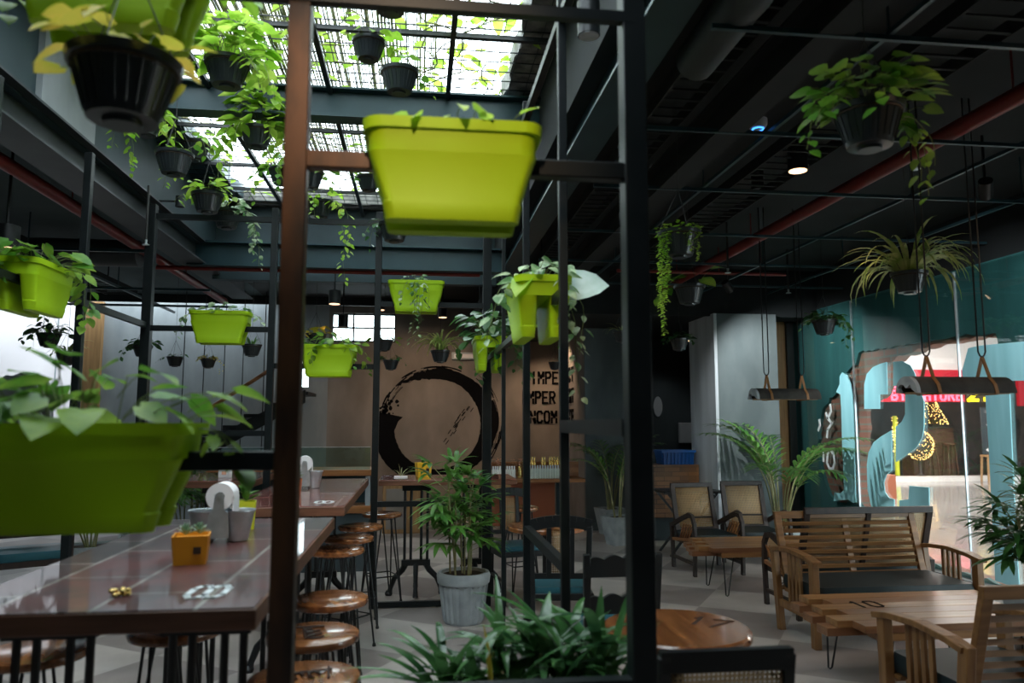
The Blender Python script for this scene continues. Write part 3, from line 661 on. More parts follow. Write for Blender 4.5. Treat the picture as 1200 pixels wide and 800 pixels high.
# menu board on blond easel stool
bx=shopx(1133); mbd=thing('menu_board','black menu board with food picture standing on a blond wooden stool','menu board',(bx,YS-.5,0))
MB().box(0,.62,0,.04,.72,1.95).build('board',M['chalk'],mbd,bevel=.01)
mb=MB(); 
for zz,ww in ((1.82,.4),(1.86,.32)): mb.box(.1,.1+ww,-.006,0,zz,zz+.008)
glyphx=MB(); text(mb,'NOW OPEN',(.14,-.006,1.47),(1,0,0),(0,0,1),.035,.045,.028,.008,.004)
mb.tube([(.2+.02*k,-.005,1.62+.035*math.sin(k*1.9)) for k in range(13)],.007,5)
mb.build('lettering',M['paper'],mbd)
mb=MB(); mb.prism([(.24+.15*math.cos(k*PI/12),.84+.06*math.sin(k*PI/12)) for k in range(24)],lambda u,v,q:(u,q,v),-.008,0); mb.build('plate_picture',M['paper'],mbd)
mb=MB(); mb.prism([(.25+.09*math.cos(k*PI/8),.90+.07*math.sin(k*PI/8)) for k in range(16)],lambda u,v,q:(u,q,v),-.012,-.008); mb.build('food_picture',M['terracotta'],mbd)
mb=MB(); mb.prism([(.45,.86),(.55,.86),(.60,1.30),(.40,1.30)],lambda u,v,q:(u,q,v),-.008,0); mb.build('drink_picture',M['orange'],mbd)
st=thing('blond_stool','blond wooden stool holding the menu board','stool',(bx+.32,YS-.48,0))
MB().box(-.3,.3,-.14,.14,.66,.71).build('seat',M['blond'],st,bevel=.008)
for sx_ in (-1,1):
    for sy_ in (-1,1): MB().bar((sx_*.26,sy_*.11,.66),(sx_*.30,sy_*.13,0),.04).build('leg',M['blond'],st)
MB().bar((-.28,-.12,.25),(.28,-.12,.25),.03).build('stretcher',M['blond'],st)
pb=thing('planter_box','red-brown planter box with grassy plant beyond glass wall','planter',(at(1006,560,14).x+.2,14,0)); MB().box(-.25,.45,-.2,.2,0,.55).build('box',M['terracotta'],pb,bevel=.01)
g=spider(60,.6,.02,5,(60,88),(20,60),.15); mm=MB().add(g,Mx.Translation((.1,0,.53))); mm.build('grass',M['leaf_palm'],pb,fix=False)
# dark shop stools silhouettes
for k in range(2):
    st=thing('shop_bar_stool',('dark bar stool in front of shop counter, left of the two','dark bar stool in front of shop counter, right of the two')[k],'stool',(cx0+.35+.55*k,YS+.35,.0)); MB().lathe([(.17,.95),(.18,.98),(.17,1.0)],16).build('seat',M['shopwood'],st)
    for j in range(4): a=j*PI/2+.7; MB().bar((.13*math.cos(a),.13*math.sin(a),.95),(.2*math.cos(a),.2*math.sin(a),0),.03).build('leg',M['shopwood'],st)
spot('shop_spot',(11.5,YS+1.6,2.85),(12.2,YS+.6,0),60,WARM,120)
# ------------------------------------------------------------------ rear stairs
sr=thing('staircase','black steel staircase rising along the grey rear wall','staircase',(0,0,0))
xs=at(262,500,12.2).x; mb=MB(); tw=MB()
x=-5.3; z=.1; n=12
for k in range(n):
    tw.box(x,x+.34,11.9,12.8,z,z+.05); mb.box(x,x+.03,11.9,12.8,max(0,z-.15),z+.0); x+=.3; z+=.17
tw.build('treads',M['black'],sr); mb.build('risers',M['black'],sr)
MB().prism([(-5.35,0),(-4.9,0),(-1.7,1.85),(-1.7,2.05),(-5.35,.05)],lambda u,v,t:(u,t,v),11.86,11.9).build('stringer',M['black'],sr)
MB().tube([at(232,487,11.9),at(323,429,11.9),at(352,409,11.9)],.03,8).build('handrail',M['counter'],sr)
for xx in (213,237,261,283,308): p=at(xx,470,11.9); MB().tube([(p.x,11.9,.3),(p.x,11.9,CZ)],.008,5).build('cable',M['black'],sr)
# ------------------------------------------------------------------ ceiling services
def redpipe(pts,r_,label):
    mb=MB().tube(pts,r_,12); a,b=V(pts[0]),V(pts[-1])
    for t in (.1,.35,.6,.85): q=a+(b-a)*t; mb.tube([q,(q.x,q.y,max(CZ,q.z+.1) if q.y<9.3 else 2.95 if q.z<2.9 else CZ)],.006,5)
    return tag(mb.build('fire_pipe',M['red']),label,'pipe')
redpipe([(3.15,-1,3.28),(3.15,12,3.28)],.05,'long red fire pipe running under the ceiling at the right')
redpipe([(-2.85,-1,3.33),(-2.85,11.5,3.33)],.05,'long red fire pipe running under the ceiling at the left')
redpipe([(-3,8.75,3.27),(.7,8.75,3.27)],.025,'thin red cross pipe under the dark beam at centre')
redpipe([(2.2,8.2,3.25),(4.2,8.2,3.25)],.02,'thin red cross pipe near the ceiling above the rear armchairs')
k=0
for (p,lab) in ((at(1073,196,4.5),'small sprinkler head below the bright right-hand spotlight pipe'),(at(853,318,6.9),'small sprinkler head left of the long right red pipe'),(at(924,342,8.2),'small sprinkler head at end of thin red pipe'),(at(171,285,6.6),'small sprinkler head by the left red pipe')):
    t=thing('sprinkler',lab,'sprinkler',p); MB().tube([(0,0,0),(0,0,3.55-p.z)],.01,6).build('drop_pipe',M['wire'],t); MB().lathe([(.005,-.02),(.03,-.015),(.03,-.01),(.01,0),(.012,.03)],10).build('head',M['steel'],t)
# suspended bar grid on the right
m=MB()
for yy in (2.9,4.0,5.06,6.3,7.5,8.7): m.bar((1.2,yy,3.2),(XW,yy,3.2),.022)
for xx in (2.0,3.6,4.5): m.bar((xx,0,3.22),(xx,9.3,3.22),.022)
for xx in (2.0,3.6,4.5):
    for yy in (2.9,5.06,7.5): m.bar((xx,yy,3.2),(xx,yy,CZ),.008)
tag(m.build('ceiling_grid',M['teal_steel'],smooth=False),'thin steel bar grid hung below the dark right-hand ceiling','grid')
m=MB()
for yy in (4.9,7.6,9.8,11.2): m.bar((-6.5,yy,3.2),(-2.6,yy,3.2),.03)
for xx in (-5.6,-4.6,-3.7): m.bar((xx,2,3.22),(xx,12,3.22),.03)
for xx in (-5.6,-4.6,-3.7):
    for yy in (4.9,7.6,9.8): m.bar((xx,yy,3.2),(xx,yy,CZ),.01)
tag(m.build('ceiling_grid',M['teal_steel'],smooth=False),'thin steel bar grid hung below the left-hand ceiling','grid')
def cabletray(x,y0,y1,w,label):
    mb=MB(); mb.bar((x-w/2,y0,3.35),(x-w/2,y1,3.35),.015,.08); mb.bar((x+w/2,y0,3.35),(x+w/2,y1,3.35),.015,.08); y=y0
    while y<y1: mb.bar((x-w/2,y,3.32),(x+w/2,y,3.32),.02,.01); y+=.12
    for yy in (y0+1,y1-1):
        mb.bar((x-w/2,yy,3.3),(x-w/2,yy,CZ),.01); mb.bar((x+w/2,yy,3.3),(x+w/2,yy,CZ),.01)
    tag(mb.build('cable_tray',M['soffit'],smooth=False),label,'cable tray')
cabletray(2.5,0,9,.35,'perforated cable tray above the glowing right-hand spotlight')
cabletray(-4.1,1,11,.4,'perforated cable tray under the left-hand ceiling')
cabletray(1.42,1,9,.22,'perforated cable tray beside the skylight beam')
def duct(p,q,r_,label):
    mb=MB(); p=V(p);q=V(q); N=int((q-p).length/.1); mb.tube([p+(q-p)*(i/N) for i in range(N+1)],[r_*(1.03 if i%8==0 else 1) for i in range(N+1)],20)
    tag(mb.build('duct',M['galv']),label,'duct')
duct((1.32,1.2,3.3),(1.32,3.4,3.3),.1,'round grey duct at the top edge right of skylight')
duct((-5.1,8.2,3.3),(-2.9,8.2,3.3),.14,'round grey duct under the left rear ceiling')
# spot lights (room lamps plus added fill lamps)
def cyl_lamp(p,label,lit=True,power=30,r_=.065,aim=None,m='lamp_on',col=None,ang=95):
    t=thing('ceiling_spotlight',label,'spotlight',p); MB().lathe([(r_,0),(r_*1.02,.16),(r_*.6,.17)],20).build('housing',M['black'],t)
    MB().lathe([(r_*.9,-.004),(r_*.88,.004)],20).build('lens',M[m] if lit else M['steel'],t)
    MB().tube([(0,0,.17),(0,0,3.55-p[2])],.01,6).build('stem',M['black'],t)
    if lit: spot('spot_bulb',(p[0],p[1],p[2]-.03),aim or (p[0],p[1],0),power,col or WARM,ang,.7)
cyl_lamp(at(935,200,4.7),'bright round ceiling spotlight glowing warm at the right',power=26)
cyl_lamp(at(392,356,9.2),'lit black cylinder spotlight hanging over the far tables',power=22,r_=.07,m='lamp_soft')
cyl_lamp(at(402,383,10.6),'smaller unlit cylinder spotlight behind the lit far one',False,r_=.07)
cyl_lamp(at(7,291,5.6),'lit cylinder spotlight at the left edge of the view',power=18,r_=.08,m='lamp_soft')
cyl_lamp((2.15,12.1,2.95),'lit spotlight close to the lettered wall corner',power=60,aim=(2.35,12.7,1.0),m='lamp_soft',ang=120)
cyl_lamp((.35,11.2,3.1),'lit spotlight above the painted ring',power=60,aim=(.2,13,1.5),m='lamp_soft')
cyl_lamp((-.55,10.9,3.15),'lit spotlight left of the painted ring',power=34,aim=(-.8,13,1.3),m='lamp_soft')
cyl_lamp((-.1,.7,3.2),'lit spotlight over the front steel frame',power=95,aim=(0,2.1,2.42),ang=42)
cyl_lamp((2.4,1.6,3.2),'lit spotlight over the round front table',power=22,aim=(1.6,3.6,.6))
cyl_lamp((2.9,2.75,3.25),'added fill spotlight above the teak armchair past the top edge',power=13,aim=(3.1,4.8,.4))  # extra fill lamp kept above the view to brighten the bench
def fill_lamp(p,tgt,label,power,ang,col):  # fill lamps added to brighten the numerals and glass wall
    p=V(p); d=(V(tgt)-p).normalized(); t=thing('fill_spotlight',label,'spotlight',p)
    MB().tube([-d*.09,d*.05],.045,16).build('head',M['black'],t); MB().tube([d*.051,d*.053],.038,16).build('lens',M['lamp_soft'],t)
    MB().tube([(0,0,0),(0,0,CZ-p.z)],.01,6).build('stem',M['black'],t)
    spot('spot_bulb',p+d*.07,tgt,power,col,ang,.7)
fill_lamp((3.55,8.3,3.1),(5.2,9.3,1.4),'added fill spotlight turned towards the first numeral and bare brick',210,95,(.95,1,1))
fill_lamp((3.9,4.7,3.15),(5.2,6.5,1.5),'added fill spotlight turned towards the large numerals on the glass',170,95,(.95,1,1))
cyl_lamp((4.1,11.0,2.78),'added fill spotlight in the dark recess behind the wood-block counter',power=10,aim=(3.9,12,1.0),col=(.95,1,1))  # fill lamp added to lift the black recess
cyl_lamp(at(690,42,3.2),'small ceiling speaker disc at top centre',False,r_=.05)  # speaker disc, drawn with the lamp housing
cyl_lamp(at(888,222,5.6),'unlit ceiling spotlight left of bright one',False,r_=.05)
t=thing('camera_dome','white ceiling camera dome with a blue ring','camera dome',at(888,146,4.1)); MB().lathe([(.02,-.03),(.045,-.02),(.055,0),(.055,.03)],20).build('dome',M['panelbox'],t)
MB().tube([(.03*math.cos(a*PI/8),.03*math.sin(a*PI/8),-.027) for a in range(16)],.005,6,closed=True).build('ring',M['blue_led'],t); MB().tube([(0,0,.03),(0,0,3.55-t.location.z)],.012,6).build('stem',M['black'],t)
t=thing('emergency_light','white emergency light box high on the wall above the painted ring','emergency light',at(543,417,YB-.06)); MB().box(-.2,.2,-.04,.05,-.06,.06).build('housing',M['panelbox'],t,bevel=.01); MB().box(-.16,.16,-.045,-.04,-.035,.03).build('lens',M['paper'],t)
t=thing('spot_head','grey adjustable flood lamp on the long left skylight beam','flood lamp',at(207,236,7.2)); MB().tube([(.03,0,.05),(.03,0,-.05)],.04,14).build('head',M['galv'],t); MB().tube([(0,0,0),(-.16,0,0)],.01,6).build('arm',M['galv'],t)
# ------------------------------------------------------------------ steel frames carrying the planters
fr=thing('front_steel_frame','thick square-tube steel frame nearest the viewer, left post tinted with painted lamplight','steel frame',(0,2.1,0))
xl=at(341,400,2.1).x; xr=at(742,400,2.1).x+.01
o=MB().box(xl-.031,xl+.031,-.031,.031,0,3.5).build('post',M['lamplit_tube'],fr,bevel=.004); o['label']='post tinted brown by painted lamplight'
MB().box(xr-.034,xr+.034,-.034,.034,0,3.5).build('post',M['blacktube'],fr,bevel=.004)
o=MB().bar((xl,0,2.275),(xl+.30,0,2.275),.045,.05).build('rail',M['lamplit_tube'],fr,bevel=.004); o['label']='stub rail tinted brown by painted lamplight'  # rail beside the post carries the same painted lamplight
MB().bar((xl+.30,0,2.275),(xr,0,2.275),.045,.05).build('rail',M['blacktube'],fr,bevel=.004)
MB().bar((-1.9,0,1.45),(xl,0,1.45),.045,.05).build('rail',M['blacktube'],fr,bevel=.004)
MB().bar((-2.4,-.02,2.74),(xr,-.02,2.74),.03,.032).build('rail',M['blacktube'],fr)
MB().bar((xl,0,.835),(xr,0,.835),.045,.05).build('rail',M['blacktube'],fr)
fr.location=(0,2.1,0)
fr2=thing('rear_steel_frame','black square-tube steel frame of tall posts standing behind the long tables','steel frame',(0,0,0))
XL=-2.27; XRr=.6
def post(x,y,w,f,top=3.4,z0=0): return MB().box(x-w/2,x+w/2,y-w/2,y+w/2,z0,top).build('post',M['blacktube'],f,bevel=.003)
post(XL,6.66,.075,fr2); post(at(318,400,6.66).x,6.66,.055,fr2); post(at(442,400,6.66).x,6.66,.055,fr2); post(XRr,6.66,.075,fr2)
for (x0,x1,z) in ((XL,XRr,3.3),(XL,at(318,400,6.66).x,2.34),(at(318,400,6.66).x,at(442,400,6.66).x,2.03),(at(442,400,6.66).x,XRr,2.58),(at(230,400,6.66).x,at(318,400,6.66).x,1.46),(at(442,400,6.66).x,XRr,.86),(at(442,400,6.66).x,XRr,.03),(XL,XL+.01,2.34)):
    MB().bar((x0,6.66,z),(x1,6.66,z),.04,.045).build('rail',M['blacktube'],fr2)
fr3=thing('side_steel_frame','black steel side frame of thin posts running in depth right of centre','steel frame',(0,0,0))
post(XRr,5.34,.028,fr3); post(XRr,4.2,.038,fr3); post(XRr,3.1,.036,fr3)
MB().bar((XRr,2.13,1.535),(XRr,3.1,1.535),.04,.05).build('rail',M['blacktube'],fr3); MB().bar((XRr,3.1,2.09),(XRr,6.6,2.09),.035,.04).build('rail',M['blacktube'],fr3)
MB().bar((XRr,3.1,.97),(XRr,4.2,.97),.035,.045).build('rail',M['blacktube'],fr3); MB().bar((XRr,2.13,3.3),(XRr,6.6,3.3),.035,.04).build('rail',M['blacktube'],fr3)
fr4=thing('left_steel_frame','black steel side frame running in depth at the left','steel frame',(0,0,0))
post(XL,4.2,.066,fr4); post(XL,5.4,.05,fr4)
MB().bar((XL,3.2,2.36),(XL,6.6,2.36),.035,.045).build('rail',M['blacktube'],fr4)
# ------------------------------------------------------------------ planters and pots
def rrect(w,d,r_,z,n=4):
    o=[]
    for cx,cy,a0 in ((w/2-r_,d/2-r_,0),(-w/2+r_,d/2-r_,90),(-w/2+r_,-d/2+r_,180),(w/2-r_,-d/2+r_,270)):
        for k in range(n+1): a=R(a0+90*k/n); o.append((cx+r_*math.cos(a),cy+r_*math.sin(a),z))
    return o
def planter_mb(L=.47,H=.27,D=.25):
    """saddle planter; origin at the rail between its two legs, top at z=H*.42"""
    mb=MB(); zt=.11; zm=.02; zb=zt-H
    mb.loft([rrect(L*.97,D*.95,.05,zm-.0),rrect(L*.99,D*.98,.05,zt-.03),rrect(L*1.04,D*1.04,.055,zt-.03),rrect(L*1.05,D*1.05,.055,zt),rrect(L*1.01,D*1.01,.05,zt),rrect(L*.97,D*.96,.05,zt-.035)])
    for s in (-1,1):
        def lp(w,y0,y1,z,r_=.03):
            return [(x,(y+(y0+y1)/2),zz) for x,y,zz in rrect(w,abs(y1-y0),r_,z)]
        ya,yb=s*.028,s*D*.475
        loops=[lp(L*.97,ya,yb,zm),lp(L*.80,s*.03,s*D*.40,zb+.05,.03),lp(L*.815,s*.03,s*D*.405,zb+.046,.03),lp(L*.77,s*.035,s*D*.37,zb,.028)]
        mb.loft(loops)
    return mb
def planter(x,y,Y,rz,label,plant,scale=1,lx=1,lm='leaf',rail=None):
    p=at(x,y,Y) if rail is None else V(rail)
    t=thing('saddle_planter',label,'planter',p,rz,'lime green saddle planters on the frame rails',scale)
    planter_mb(.47*lx).build('pot',M['green'],t); MB().loft([rrect(.44*lx,.225,.04,.07),rrect(.44*lx,.225,.04,.078)]).build('soil',M['pot_in'],t)
    if plant:
        a,b=plant; T_=Mx.Translation((0,0,.08)); MB().add(a,T_).build('leaves',M[lm],t,fix=False)
        if b and b.v: MB().add(b,T_).build('stems',M['stem'],t,fix=False)
    return t
# rail y (pixel) is where the rail passes
def tr_(*a): return a
planter(530,0,2.1,0,'large bright yellow-green planter hanging front and centre on the frame',pothos(.2,.09,16,.06,(),21,.5,.9),1.0,1,'leaf_lime',rail=(at(530,170,2.1).x,2.1,at(530,203,2.1).z))
planter(110,0,2.1,0,'large green planter of leafy pothos at the lower left',pothos(.30,.10,62,.11,((5,.22),(-8,.16)),22,.7,.8,.10),1.0,1.32,'leaf',rail=(at(82,500,2.1).x,2.1,at(100,500,2.1).z-.10))
planter(0,0,2.1,0,'dim green planter cut by the top edge at the upper left',pothos(.2,.09,26,.13,((200,.35),(160,.3),(20,.2),(245,.25)),23),1.0,1,'leaf_lime',rail=(at(132,50,2.1).x,2.1,at(132,50,2.1).z+.17))
planter(0,0,6.66,0,'green planter hung between far left posts with creeper spilling left',pothos(.21,.09,34,.06,((180,.26),(170,.30),(0,.22)),24),1,1,'leaf_ivy',rail=(at(260,366,6.66).x,6.66,at(260,366,6.66).z-.11))
planter(0,0,6.66,0,'green planter with yellowish leaves hung left of the painted ring',pothos(.21,.09,46,.075,((-30,.32),(-60,.28),(180,.15),(-110,.3)),25),1,1,'leaf',rail=(at(386,405,6.66).x,6.66,at(386,405,6.66).z-.11))
planter(0,0,6.66,0,'green planter with pale ivy trailing down, high at centre',pothos(.10,.09,18,.055,((-100,.66),(-95,.6),(-85,.5),(-80,.45),(-70,.36),(-120,.3)),26),1,1,'leaf_ivy',rail=(at(488,331,6.66).x,6.66,at(488,331,6.66).z-.11))
t=planter(0,0,3.4,PI/2,'green two-legged planter seen end-on, with huge pale leaf',pothos(.2,.10,40,.075,((200,.3),(120,.45),(-60,.62),(-75,.45)),27,.8,.6),1,1,'leaf_ivy',rail=(XRr-.05,3.5,2.09))
bl=MB(); leaf(bl,(.0,-.04,.06),(-.35,-1,.22),.31,.20,'oval',.10,.3,7,1.0); leaf(bl,(-.02,-.05,.12),(-.5,-.9,.1),.13,.1,'oval',.2,.3); o=bl.build('large_leaf',M['leaf_pale'],t,fix=False); o['label']='large pale silvery leaf'
bl=MB(); leaf(bl,(-.15,.05,.14),(-.7,.5,-.6),.18,.11,'oval',.2,.3); bl.build('broad_leaf',M['leaf_lime'],t,fix=False)
planter(0,0,6.1,PI/2,'small green end-on planter wrapped in dark pothos above the ring',pothos(.22,.13,95,.10,((0,.4),(90,.3),(180,.4),(270,.45),(225,.4),(300,.35)),28,1.0,.5,.2),1,1,'leaf_dark',rail=(XRr-.03,6.15,2.12))
planter(0,0,4.7,PI/2,'green two-legged planter seen end-on at the left edge frame',pothos(.2,.12,46,.10,((20,.4),(-40,.35),(-75,.45),(160,.3)),29,.8,.6,.08),1.08,1,'leaf',rail=(XL,4.75,2.36))
planter(0,0,3.6,PI/2,'green planter mostly cut off by the left edge of the view',pothos(.2,.10,34,.10,((-60,.5),(-40,.35),(90,.3)),30),1,1,'leaf',rail=(XL,3.62,2.36))
def pot_mb(r_=.125,H=.16,ribs=True):
    mb=MB(); mb.lathe([(r_*.0,0.0),(r_*.34,0),(r_*.36,.012),(r_*.62,.014),(r_*.66,.03),(r_*.92,H*.86),(r_*1.0,H*.87),(r_*1.03,H),(r_*.95,H),(r_*.9,H*.86)],32,rib=None); 
    for k in range(24):
        a=2*PI*k/24; mb.tube([(r_*.67*math.cos(a),r_*.67*math.sin(a),.032),(r_*.93*math.cos(a),r_*.93*math.sin(a),H*.85)],.0022,4,cap=False)
    return mb
def hpot(x,y,Y,wpx,label,plant,lm='leaf',wires=True,top=4.1,sm=None):
    r_=.125; s=wpx*Y/890/(2*r_); s=max(.6,min(1.35,s)); p=at(x,y,Y)-V((0,0,.08*s))
    t=thing('hanging_pot',label,'hanging plant',p,rnd.uniform(0,.5),'black hanging plastic pots with plants',s)
    pot_mb().build('pot',M['pot'],t); MB().lathe([(.118,.13),(.118,.138)],20).build('soil',M['pot_in'],t)
    a,b=plant if isinstance(plant,tuple) else (plant,None); T_=Mx.Translation((0,0,.14)); MB().add(a,T_).build('leaves',M[lm],t,fix=False)
    if b and b.v: MB().add(b,T_).build('stems',M['stem'],t,fix=False)
    w=MB(); hz=.42; zt=(top-p.z)/s
    for k in range(3): a_=2*PI*k/3+.4; w.tube([(.126*math.cos(a_),.126*math.sin(a_),.155),(0,0,hz)],.0018,4,cap=False)
    w.tube([(0,0,hz),(0,0,zt)],.0022,4,cap=False); w.build('hanger',M['wire'],t)
    return t
ph=lambda n,L=.08,tr=(),s=0,sp=.8,uz=.5: pothos(.11,.11,n,L,tr,s,sp,uz)
C1=CZ
hpot(145,110,1.85,122,'big dark hanging pot with yellowing leaves, nearest at upper left',ph(22,.07,((20,.1),),1,.6,.7),'leaf_yellow',top=CZ)
hpot(266,88,4.3,52,'hanging pot bursting with bright lime leaves under the skylight, top left',pothos(.12,.12,130,.10,((-60,.35),(-20,.3),(0,.35),(30,.3),(180,.2)),2,1,.8,.2),'leaf_lime')
hpot(468,97,4.7,46,'hanging pot with sparse leaves just above the big yellow-green planter',ph(9,.08,((10,.2),),3),'leaf')
hpot(458,2,3.9,52,'hanging pot cut by the top edge above the central planter',ph(14,.09,((-90,.2),),4),'leaf')
hpot(432,60,4.1,40,'hanging pot with wide saucer seen from below near skylight centre',ph(12,.09,((0,.2),),5),'leaf_lime')
hpot(301,163,5.8,38,'hanging pot under a dome of lime leaves below the skylight crossbeam',pothos(.12,.12,150,.11,((180,.35),(200,.55),(-20,.3),(-60,.35),(240,.3)),6,1.1,.8,.24),'leaf_lime')
hpot(204,193,5.1,42,'ribbed hanging pot with bare rim, left of the lime-leaved pots',ph(5,.06,(),7),'leaf')
hpot(172,150,5.4,34,'hanging pot hidden by a long leafy curtain of lime creeper at left',ph(36,.09,((-90,.6),(-60,.75),(180,.4),(-120,.65),(-20,.6)),8),'leaf_lime')
hpot(243,239,6.4,36,'hanging pot with low yellow-green leaves beside the flood lamp',ph(26,.09,((180,.2),(0,.15)),9),'leaf_lime')
hpot(266,258,7.0,34,'hanging pot with pale leaves tumbling right, lowest of the left skylight pots',ph(30,.09,((-10,.45),(-40,.6),(20,.4)),10),'leaf_ivy')
hpot(228,178,7.0,34,'shaded hanging pot behind the ribbed bare-rimmed one',ph(16,.08,((0,.3),(-60,.3)),31),'leaf')
hpot(330,208,7.2,30,'shaded hanging pot just left of the warm-tinted post',ph(34,.09,((180,.45),(-90,.4),(0,.3)),32),'leaf')
hpot(362,212,6.2,34,'hanging pot just right of the warm-tinted post under its stub rail',ph(16,.09,((-60,.25),),11),'leaf')
hpot(374,246,7.0,32,'hanging pot with a very long lime trail right of the warm-tinted post',ph(16,.085,((-60,.85),(-40,.6),(-150,.5),(-130,.35)),12),'leaf_lime')
hpot(432,216,6.8,28,'small hanging pot at the left end of the big front planter',ph(18,.08,((180,.3),),13),'leaf')
hpot(462,273,6.5,36,'hanging pot with grassy leaves directly below the big front planter',ph(14,.07,((180,.2),(150,.3)),14),'leaf_dark')
CT=3.2
hpot(57,399,9.0,25,'dark hanging pot with bushy leaves against the bright left opening',ph(44,.09,((-120,.3),(-60,.35),(180,.2)),15),'leaf_dark',top=CZ)
hpot(79,420,8.6,24,'hanging spider plant pot against the bright left opening',(spider(26,.34,.016,16),None),'leaf_spider',top=CZ)
hpot(167,412,9.6,21,'hanging pot with drooping leaves left of thick left post',ph(30,.09,((180,.3),(200,.25)),17),'leaf_dark',top=CZ)
hpot(205,424,10.6,18,'tiny hanging pot with spindly leaves against grey wall',ph(12,.06,((180,.2),),18),'leaf_dark',top=CZ)
t=hpot(244,426,10.4,17,'tiny hanging pot of yellow flowers below the left planter',ph(50,.045,((0,.3),(-40,.35),(180,.12)),19,1,.4),'flowery',top=CZ)
hpot(295,411,9.4,22,'hanging pot with short upright leaves left of the warm-tinted post',(spider(18,.16,.02,20,(50,85),(20,60)),None),'leaf_palm',top=CZ)
hpot(370,399,9.6,24,'hanging pot half behind the planter left of the ring',ph(18,.08,((180,.2),),33),'leaf_yellow',top=CZ)
hpot(450,405,9.65,21,'hanging pot with dry leaves just right of the central post',ph(18,.07,((0,.2),),34),'leaf',top=CZ)
hpot(458,428,9.8,18,'low hanging pot right of central post above ring',ph(20,.07,((0,.15),(180,.12)),35),'leaf_dark',top=CZ)
hpot(516,418,9.55,23,'hanging spider plant over the top of the painted ring',(spider(44,.52,.028,36,(55,88),(90,165)),None),'leaf_spider',top=CZ)
hpot(583,424,9.6,15,'very small hanging pot beside the thick frame post',ph(8,.06,(),37),'leaf_dark',top=CZ)
hpot(640,384,7.8,24,'hanging pot with vines between two posts over the lettering',ph(26,.08,((0,.4),(-30,.5),(90,.3)),38),'leaf',top=CZ)
hpot(650,429,10.6,15,'very small hanging pot directly above the lettering',ph(8,.07,(),39),'leaf_dark',top=CZ-.6+.0)
hpot(729,395,8.4,22,'hanging pot with thin blades half behind the big right post',(spider(20,.28,.014,40),None),'leaf_spider',top=CZ)
hpot(1018,152,2.6,88,'large dim hanging pot with rambling stems at upper right',pothos(.17,.13,110,.07,((0,.42),(10,.34),(-10,.3),(180,.32),(190,.26),(200,.2),(240,.2)),41,1.5,.9,.12),'leaf',top=CZ)
hpot(796,287,4.4,52,'hanging pot with long string-like trails right of the thick post',tinytrail(.115,260,((180,.5),(190,.62),(200,.42),(170,.45),(210,.3),(270,.14),(300,.18)),42),'leaf_lime',top=CZ)
hpot(808,346,5.9,38,'glossy hanging pot with one big leaf under the string-trail pot',ph(7,.13,((150,.2),),43,.7,.9),'leaf',top=CZ)
hpot(796,404,8.6,23,'small hanging pot left of the pale pillar',ph(26,.07,((180,.15),(0,.15)),44),'leaf_dark',top=CZ)
hpot(966,384,7.4,30,'bushy hanging pot in front of the teal wall corner',ph(80,.07,((-40,.4),(-60,.3),(0,.2),(180,.2)),45,1.1,.7),'leaf_dark',top=CZ)
hpot(1066,332,4.6,44,'large hanging spider plant before the teal wall',(spider(80,.56,.026,46,(40,88),(95,165),.07),None),'leaf_spider',top=CZ)
# ------------------------------------------------------------------ long tables and stools
def pedestal(w=.34,H=1.0):
    """cast trestle: twin paired columns on arched claw feet"""
    mb=MB()
    for s in (-1,1):
        for q in (-.028,.028): mb.tube([(s*.075+q,0,.26),(s*.075+q,0,H-.05)],.013,8)
        mb.tube([(s*.075,0,.30),(s*.12,0,.22),(s*.19,0,.15),(s*.225,0,.06),(s*.235,0,.02)],[.028,.028,.024,.02,.026],8)
        mb.lathe([(.03,0),(.036,.02),(.02,.045)],10,(s*.24,0,0))
    mb.box(-.13,.13,-.03,.03,.26,.31); mb.box(-.13,.13,-.04,.04,H-.1,H-.03)
    for s in (-1,1):
        mb.tube([(0,0,.28),(0,s*.1,.2),(0,s*.19,.1),(0,s*.22,.02)],[.024,.022,.018,.024],8)
    return mb
def longtable(loc,sx,sy,H,ma,label,npd=2,th=.06,digit=None,peds=None,pw=1,cat='table'):
    t=thing('bar_table',label,cat,loc); MB().box(-sx/2,sx/2,-sy/2,sy/2,H-th,H-.004).build('table_edge',M['edge'],t,bevel=.004)
    MB().box(-sx/2+.006,sx/2-.006,-sy/2+.006,sy/2-.006,H-.004,H).build('tabletop',ma,t)
    for (px,py,rz) in (peds or [(0,-sy/2+.35,0),(0,sy/2-.35,0)]):
        mb=MB().add(pedestal(H=H-th+.03),Mx.Translation((px,py,0))@Mx.Rotation(rz,4,'Z')); mb.build('pedestal',M['black'],t)
    if digit:
        mb=MB(); dx,dy,ch,h,w=digit; text(mb,ch,(dx,dy,H+.001),(0,1,0),(-1,0,0),h,w*1.3,w,.02,.002); mb.build('painted_number',M['white_mark'],t,smooth=False)
    return t
longtable((-.86,3.2,0),.86,2.0,1.05,M['tabledark'],'dark resin-topped bar table nearest the viewer, with painted 8',digit=(.30,-.87,'8',.1,.17),peds=[(-.20,-.72,0),(.24,-.72,0),(-.2,.7,0),(.24,.7,0)])
longtable((-.79,5.9,0),.72,2.3,1.05,M['tablered'],'red-brown resin bar table behind the dark front one',digit=(.26,-.98,'8',.1,.14))
longtable((-1.78,7.5,0),.74,1.2,1.05,M['tablered'],'small red-brown bar table farthest left behind the planters')
longtable((.28,7.15,0),1.22,.66,1.05,M['tablered'],'high pale-edged table in front of the painted ring',peds=[(-.28,0,0),(.26,0,0)],th=.05)
